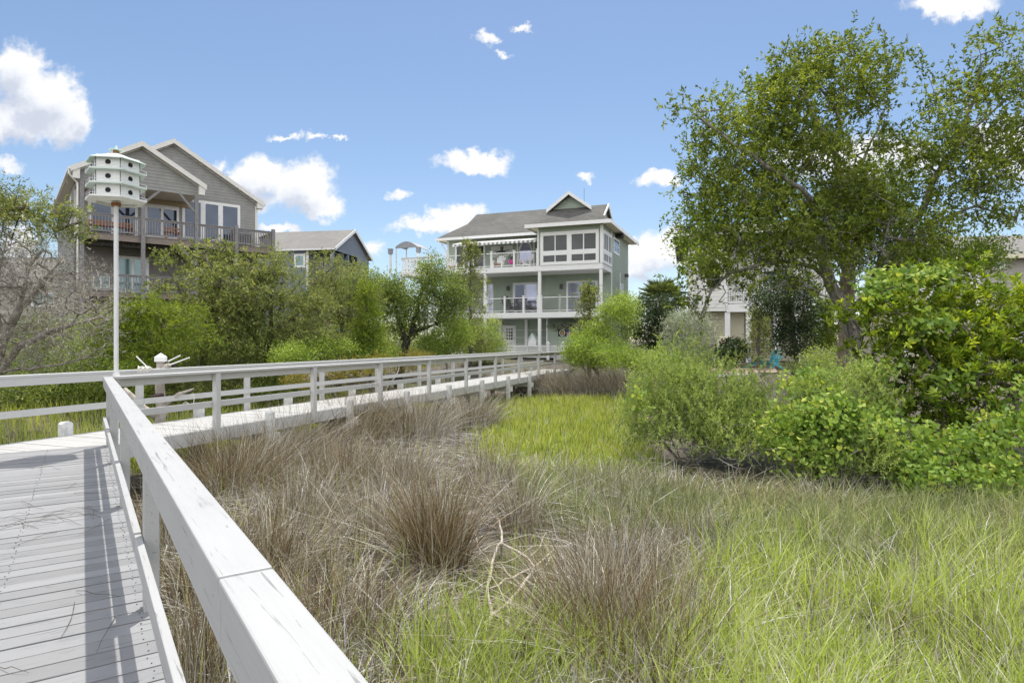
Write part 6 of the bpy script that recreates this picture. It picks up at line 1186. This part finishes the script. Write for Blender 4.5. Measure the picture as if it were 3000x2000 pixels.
    A = scatter(P1, 1500, .6); blade_obj('green_shoots', A, rng.uniform(.3, .7, len(A)), .4, .009*rng.uniform(.6, 1.3, len(A)), 'cord', 'green blades scattered through the brown rush', 'grass', 'stuff', bend=1., wind=(.05, 0))
    c('rush_clump', 'tall rush clump hiding the second white piling of the walkway', 1050, 1300, .75, 1.5, 1500, 'rushdk', .45, (.1, 0), .0075)
    c('rush_clump', 'rush clump in front of the first white piling of the walkway', 790, 1400, .55, 1.25, 1200, 'rush', .5, (.12, 0), .006)
    c('rush_clump', 'low grey rush clump in the middle of the mat between handrail and tallest clump', 900, 1540, .5, 1.0, 1000, 'rush', .6, (.1, 0), .0055)
    c('rush_clump', 'fine rush clump behind the tallest clump', 1170, 1440, .5, 1.1, 1000, 'rush', .5, (.05, 0), .006)
    c('rush_clump', 'rush clump between the tallest clump and the walkway', 1010, 1440, .5, 1.1, 1000, 'rushdk', .5, (.1, 0), .006)
    c('rush_clump', 'thin rush clump at the near edge of the bright marsh grass', 1430, 1430, .5, .9, 600, 'rush', .5, (.05, 0), .006)
    c('rush_clump', 'brown rush clump beside the seam of the near handrail', 800, 1730, .4, 1.0, 1000, 'rushdk', .5, (.05, 0), .005)
    c('rush_clump', 'leaning tawny rush clump between the dead branch and the foreground grass', 1760, 1930, .42, 1.05, 1000, 'rushdk', .4, (-.06, .1), .005)
    for i, (x, y, t) in enumerate(((1590,1158,'leftmost, against the walkway pilings'), (1660,1160,'second from the walkway'), (1730,1160,'in the middle of the row'), (1800,1162,'fourth from the walkway'), (1865,1160,'rightmost, beside the pale bush'))):
        c('rush_clump', 'tall brown rush clump in the far row, '+t, x, y, .95, 1.5, 1300, 'rush', .4, (-.28, 0), .012)
# ------------------------------------------------------------------ sky, sun, camera
SUN = np.array([.042, .352, 1.0]); SUN /= np.linalg.norm(SUN)
def sky():
    w = bpy.data.worlds.new('World'); SC.world = w; w.use_nodes = True; nt = w.node_tree; nt.nodes.clear(); L = nt.links
    st = nd(nt, 'ShaderNodeTexSky', sky_type='NISHITA', sun_disc=False); st.sun_elevation = math.asin(SUN[2]); st.sun_rotation = math.atan2(SUN[0], SUN[1]); st.air_density = 1.0; st.dust_density = .4; st.ozone_density = 2.0
    tc = nd(nt, 'ShaderNodeTexCoord'); sp = nd(nt, 'ShaderNodeSeparateXYZ'); L.new(tc.outputs['Generated'], sp.inputs[0])
    ab = nd(nt, 'ShaderNodeMath', operation='ABSOLUTE'); L.new(sp.outputs[1], ab.inputs[0]); mx = nd(nt, 'ShaderNodeMath', operation='MAXIMUM'); L.new(ab.outputs[0], mx.inputs[0]); mx.inputs[1].default_value = .03
    dv = []
    for o in (0, 2):
        d = nd(nt, 'ShaderNodeMath', operation='DIVIDE'); L.new(sp.outputs[o], d.inputs[0]); L.new(mx.outputs[0], d.inputs[1]); dv.append(d.outputs[0])
    q = nd(nt, 'ShaderNodeCombineXYZ'); L.new(dv[0], q.inputs[0]); L.new(dv[1], q.inputs[1])
    n1 = nd(nt, 'ShaderNodeTexNoise'); n1.inputs['Scale'].default_value = 11; n1.inputs['Detail'].default_value = 9; n1.inputs['Roughness'].default_value = .6; L.new(q.outputs[0], n1.inputs['Vector'])
    wv = nd(nt, 'ShaderNodeVectorMath', operation='SUBTRACT'); L.new(n1.outputs['Color'], wv.inputs[0]); wv.inputs[1].default_value = (.5, .5, .5)
    ws = nd(nt, 'ShaderNodeVectorMath', operation='MULTIPLY_ADD'); L.new(wv.outputs[0], ws.inputs[0]); ws.inputs[1].default_value = (.085, .075, 0); L.new(q.outputs[0], ws.inputs[2])
    nf = nd(nt, 'ShaderNodeTexNoise'); nf.inputs['Scale'].default_value = 46; nf.inputs['Detail'].default_value = 7; nf.inputs['Roughness'].default_value = .62; L.new(q.outputs[0], nf.inputs['Vector'])
    wf = nd(nt, 'ShaderNodeVectorMath', operation='SUBTRACT'); L.new(nf.outputs['Color'], wf.inputs[0]); wf.inputs[1].default_value = (.5, .5, .5)
    w2 = nd(nt, 'ShaderNodeVectorMath', operation='MULTIPLY_ADD'); L.new(wf.outputs[0], w2.inputs[0]); w2.inputs[1].default_value = (.046, .036, 0); L.new(ws.outputs[0], w2.inputs[2]); ws = w2
    CL = [(60,210,95,95),(130,290,105,100),(190,350,75,75),(60,360,140,70),(-120,280,160,150),(720,530,60,70),(770,510,80,65),(880,545,95,75),(920,590,90,48),(730,590,90,40),(845,388,38,13),(925,400,34,14),(990,405,18,8),(1395,465,105,32),(1370,450,50,22),(1280,655,130,30),(1330,630,80,38),(1210,655,60,20),(1430,115,36,22),(1520,88,34,14),(1475,165,26,16),(1165,570,40,20),(1720,495,34,14),(1935,525,65,26),(1880,760,95,60),(1960,740,90,70),(2780,15,140,42),(2740,20,80,40),(810,668,70,16),(1110,735,48,30),(20,485,45,24),(40,620,60,40),(2960,440,120,90),(2500,470,260,70),(2250,800,160,70),(60,720,80,60),(610,480,50,20),(1850,700,40,22),(3300,500,200,80),(-300,500,200,90),(1500,-500,300,80),(700,-300,200,60)]
    def field(vec):
        cur = None
        for (x, y, a, b) in CL:
            a, b = a/F, b/F; cx, cz = (x-1500)/F, (1000-y)/F
            m = nd(nt, 'ShaderNodeVectorMath', operation='MULTIPLY_ADD'); L.new(vec, m.inputs[0]); m.inputs[1].default_value = (1/a, 1/b, 0); m.inputs[2].default_value = (-cx/a, -cz/b, 0)
            l = nd(nt, 'ShaderNodeVectorMath', operation='LENGTH'); L.new(m.outputs[0], l.inputs[0])
            lv = l.outputs['Value']
            if a*F < 52:
                ad = nd(nt, 'ShaderNodeMath', operation='MULTIPLY_ADD'); L.new(lv, ad.inputs[0]); ad.inputs[1].default_value = .62; ad.inputs[2].default_value = .46; lv = ad.outputs[0]
            if cur is None: cur = lv
            else:
                k = nd(nt, 'ShaderNodeMath', operation='SMOOTH_MIN'); L.new(cur, k.inputs[0]); L.new(lv, k.inputs[1]); k.inputs[2].default_value = .12; cur = k.outputs[0]
        return cur
    f = field(ws.outputs[0])
    n2 = nd(nt, 'ShaderNodeTexNoise'); n2.inputs['Scale'].default_value = 34; n2.inputs['Detail'].default_value = 8; n2.inputs['Roughness'].default_value = .62; L.new(q.outputs[0], n2.inputs['Vector'])
    f2 = nd(nt, 'ShaderNodeMath', operation='MULTIPLY_ADD'); L.new(n2.outputs['Fac'], f2.inputs[0]); f2.inputs[1].default_value = .9; L.new(f, f2.inputs[2])
    a = nd(nt, 'ShaderNodeMapRange', interpolation_type='SMOOTHSTEP'); L.new(f2.outputs[0], a.inputs[0])
    for i, v in enumerate((1.66, 1.05, 0, 1)): a.inputs[i+1].default_value = v
    # cloud shading painted into the tone: grey bases under lit tops
    n3 = nd(nt, 'ShaderNodeTexNoise'); n3.inputs['Scale'].default_value = 9; n3.inputs['Detail'].default_value = 6; sh = nd(nt, 'ShaderNodeVectorMath', operation='ADD'); L.new(q.outputs[0], sh.inputs[0]); sh.inputs[1].default_value = (0, .035, 0); L.new(sh.outputs[0], n3.inputs['Vector'])
    up = nd(nt, 'ShaderNodeVectorMath', operation='ADD'); L.new(ws.outputs[0], up.inputs[0]); up.inputs[1].default_value = (.006, .036, 0); fu = field(up.outputs[0])
    th = nd(nt, 'ShaderNodeMath', operation='MULTIPLY_ADD'); L.new(n3.outputs['Fac'], th.inputs[0]); th.inputs[1].default_value = 1.5; L.new(fu, th.inputs[2]); th2 = nd(nt, 'ShaderNodeMath', operation='MULTIPLY'); L.new(th.outputs[0], th2.inputs[0]); th2.inputs[1].default_value = .5
    tone = ramp(nt, th2.outputs[0], [(.0, (.56, .61, .73)), (.54, (.64, .69, .80)), (.72, (.87, .90, .96)), (.9, (1.0, 1.0, 1.0))])
    cs = nd(nt, 'ShaderNodeVectorMath', operation='SCALE'); L.new(tone, cs.inputs[0]); cs.inputs['Scale'].default_value = CLOUD
    col = nd(nt, 'ShaderNodeMix'); col.data_type = 'RGBA'; L.new(a.outputs[0], col.inputs[0]); L.new(st.outputs[0], col.inputs[6]); L.new(cs.outputs[0], col.inputs[7])
    # unseen bright cloud added behind the viewer and overhead to lift fill light
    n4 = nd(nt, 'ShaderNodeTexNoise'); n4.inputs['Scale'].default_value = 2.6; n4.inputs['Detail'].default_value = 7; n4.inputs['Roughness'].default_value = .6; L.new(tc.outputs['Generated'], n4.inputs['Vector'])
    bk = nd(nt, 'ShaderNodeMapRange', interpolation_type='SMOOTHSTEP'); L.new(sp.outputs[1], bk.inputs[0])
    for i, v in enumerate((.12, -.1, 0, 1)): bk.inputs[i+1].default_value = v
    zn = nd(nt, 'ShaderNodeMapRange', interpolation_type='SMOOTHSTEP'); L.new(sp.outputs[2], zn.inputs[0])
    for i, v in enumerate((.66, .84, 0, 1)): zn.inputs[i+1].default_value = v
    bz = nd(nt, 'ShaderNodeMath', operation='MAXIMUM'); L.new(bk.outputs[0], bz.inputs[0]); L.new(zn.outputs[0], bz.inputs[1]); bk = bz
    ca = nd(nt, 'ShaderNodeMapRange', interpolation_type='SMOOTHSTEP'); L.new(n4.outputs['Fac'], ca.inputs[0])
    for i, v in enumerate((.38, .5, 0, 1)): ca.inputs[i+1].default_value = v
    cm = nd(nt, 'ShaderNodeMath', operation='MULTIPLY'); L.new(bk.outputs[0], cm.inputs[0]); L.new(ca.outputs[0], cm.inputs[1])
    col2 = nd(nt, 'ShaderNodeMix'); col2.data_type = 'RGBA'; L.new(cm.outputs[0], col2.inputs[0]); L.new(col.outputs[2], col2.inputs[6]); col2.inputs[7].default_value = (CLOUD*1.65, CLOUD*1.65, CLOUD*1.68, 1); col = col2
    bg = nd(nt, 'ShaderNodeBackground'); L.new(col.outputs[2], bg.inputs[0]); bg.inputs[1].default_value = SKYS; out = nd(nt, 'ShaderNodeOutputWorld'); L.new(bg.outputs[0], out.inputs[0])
    w.cycles.sampling_method = 'MANUAL'; w.cycles.sample_map_resolution = 512
    ld = bpy.data.lights.new('sun', 'SUN'); ld.energy = SUNE; ld.angle = math.radians(.53); ld.color = (1, .96, .89); lo = bpy.data.objects.new('sun', ld); COL.objects.link(lo); lo.rotation_euler = Vector(SUN).to_track_quat('Z', 'Y').to_euler()
    cd = bpy.data.cameras.new('camera'); cd.sensor_width = 36; cd.lens = 36*F/3000; cd.clip_start = .05; cd.clip_end = 6000; co = bpy.data.objects.new('camera', cd); COL.objects.link(co); co.location = (0, 0, EYE); co.rotation_euler = (math.pi/2, 0, 0); SC.camera = co
    vs = SC.view_settings; vs.view_transform = 'Standard'; vs.look = 'None'; vs.exposure = EXPO; vs.gamma = 1; vs.use_curve_mapping = False
    cy = SC.cycles; cy.max_bounces = 6; cy.transparent_max_bounces = 4; cy.diffuse_bounces = 3; cy.glossy_bounces = 2; cy.transmission_bounces = 3; cy.use_denoising = True; cy.denoiser = "OPENIMAGEDENOISE"; cy.denoising_input_passes = "RGB_ALBEDO_NORMAL"; cy.denoising_prefilter = "NONE"; SC.render.use_persistent_data = False
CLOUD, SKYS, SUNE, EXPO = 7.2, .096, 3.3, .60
mats(); mats2(); ground(); boardwalk(); birdhouse(); oddments(); house_left(); house_blue(); house_green(); house_white(); yard(); oak(); trees(); grasses(); sky()
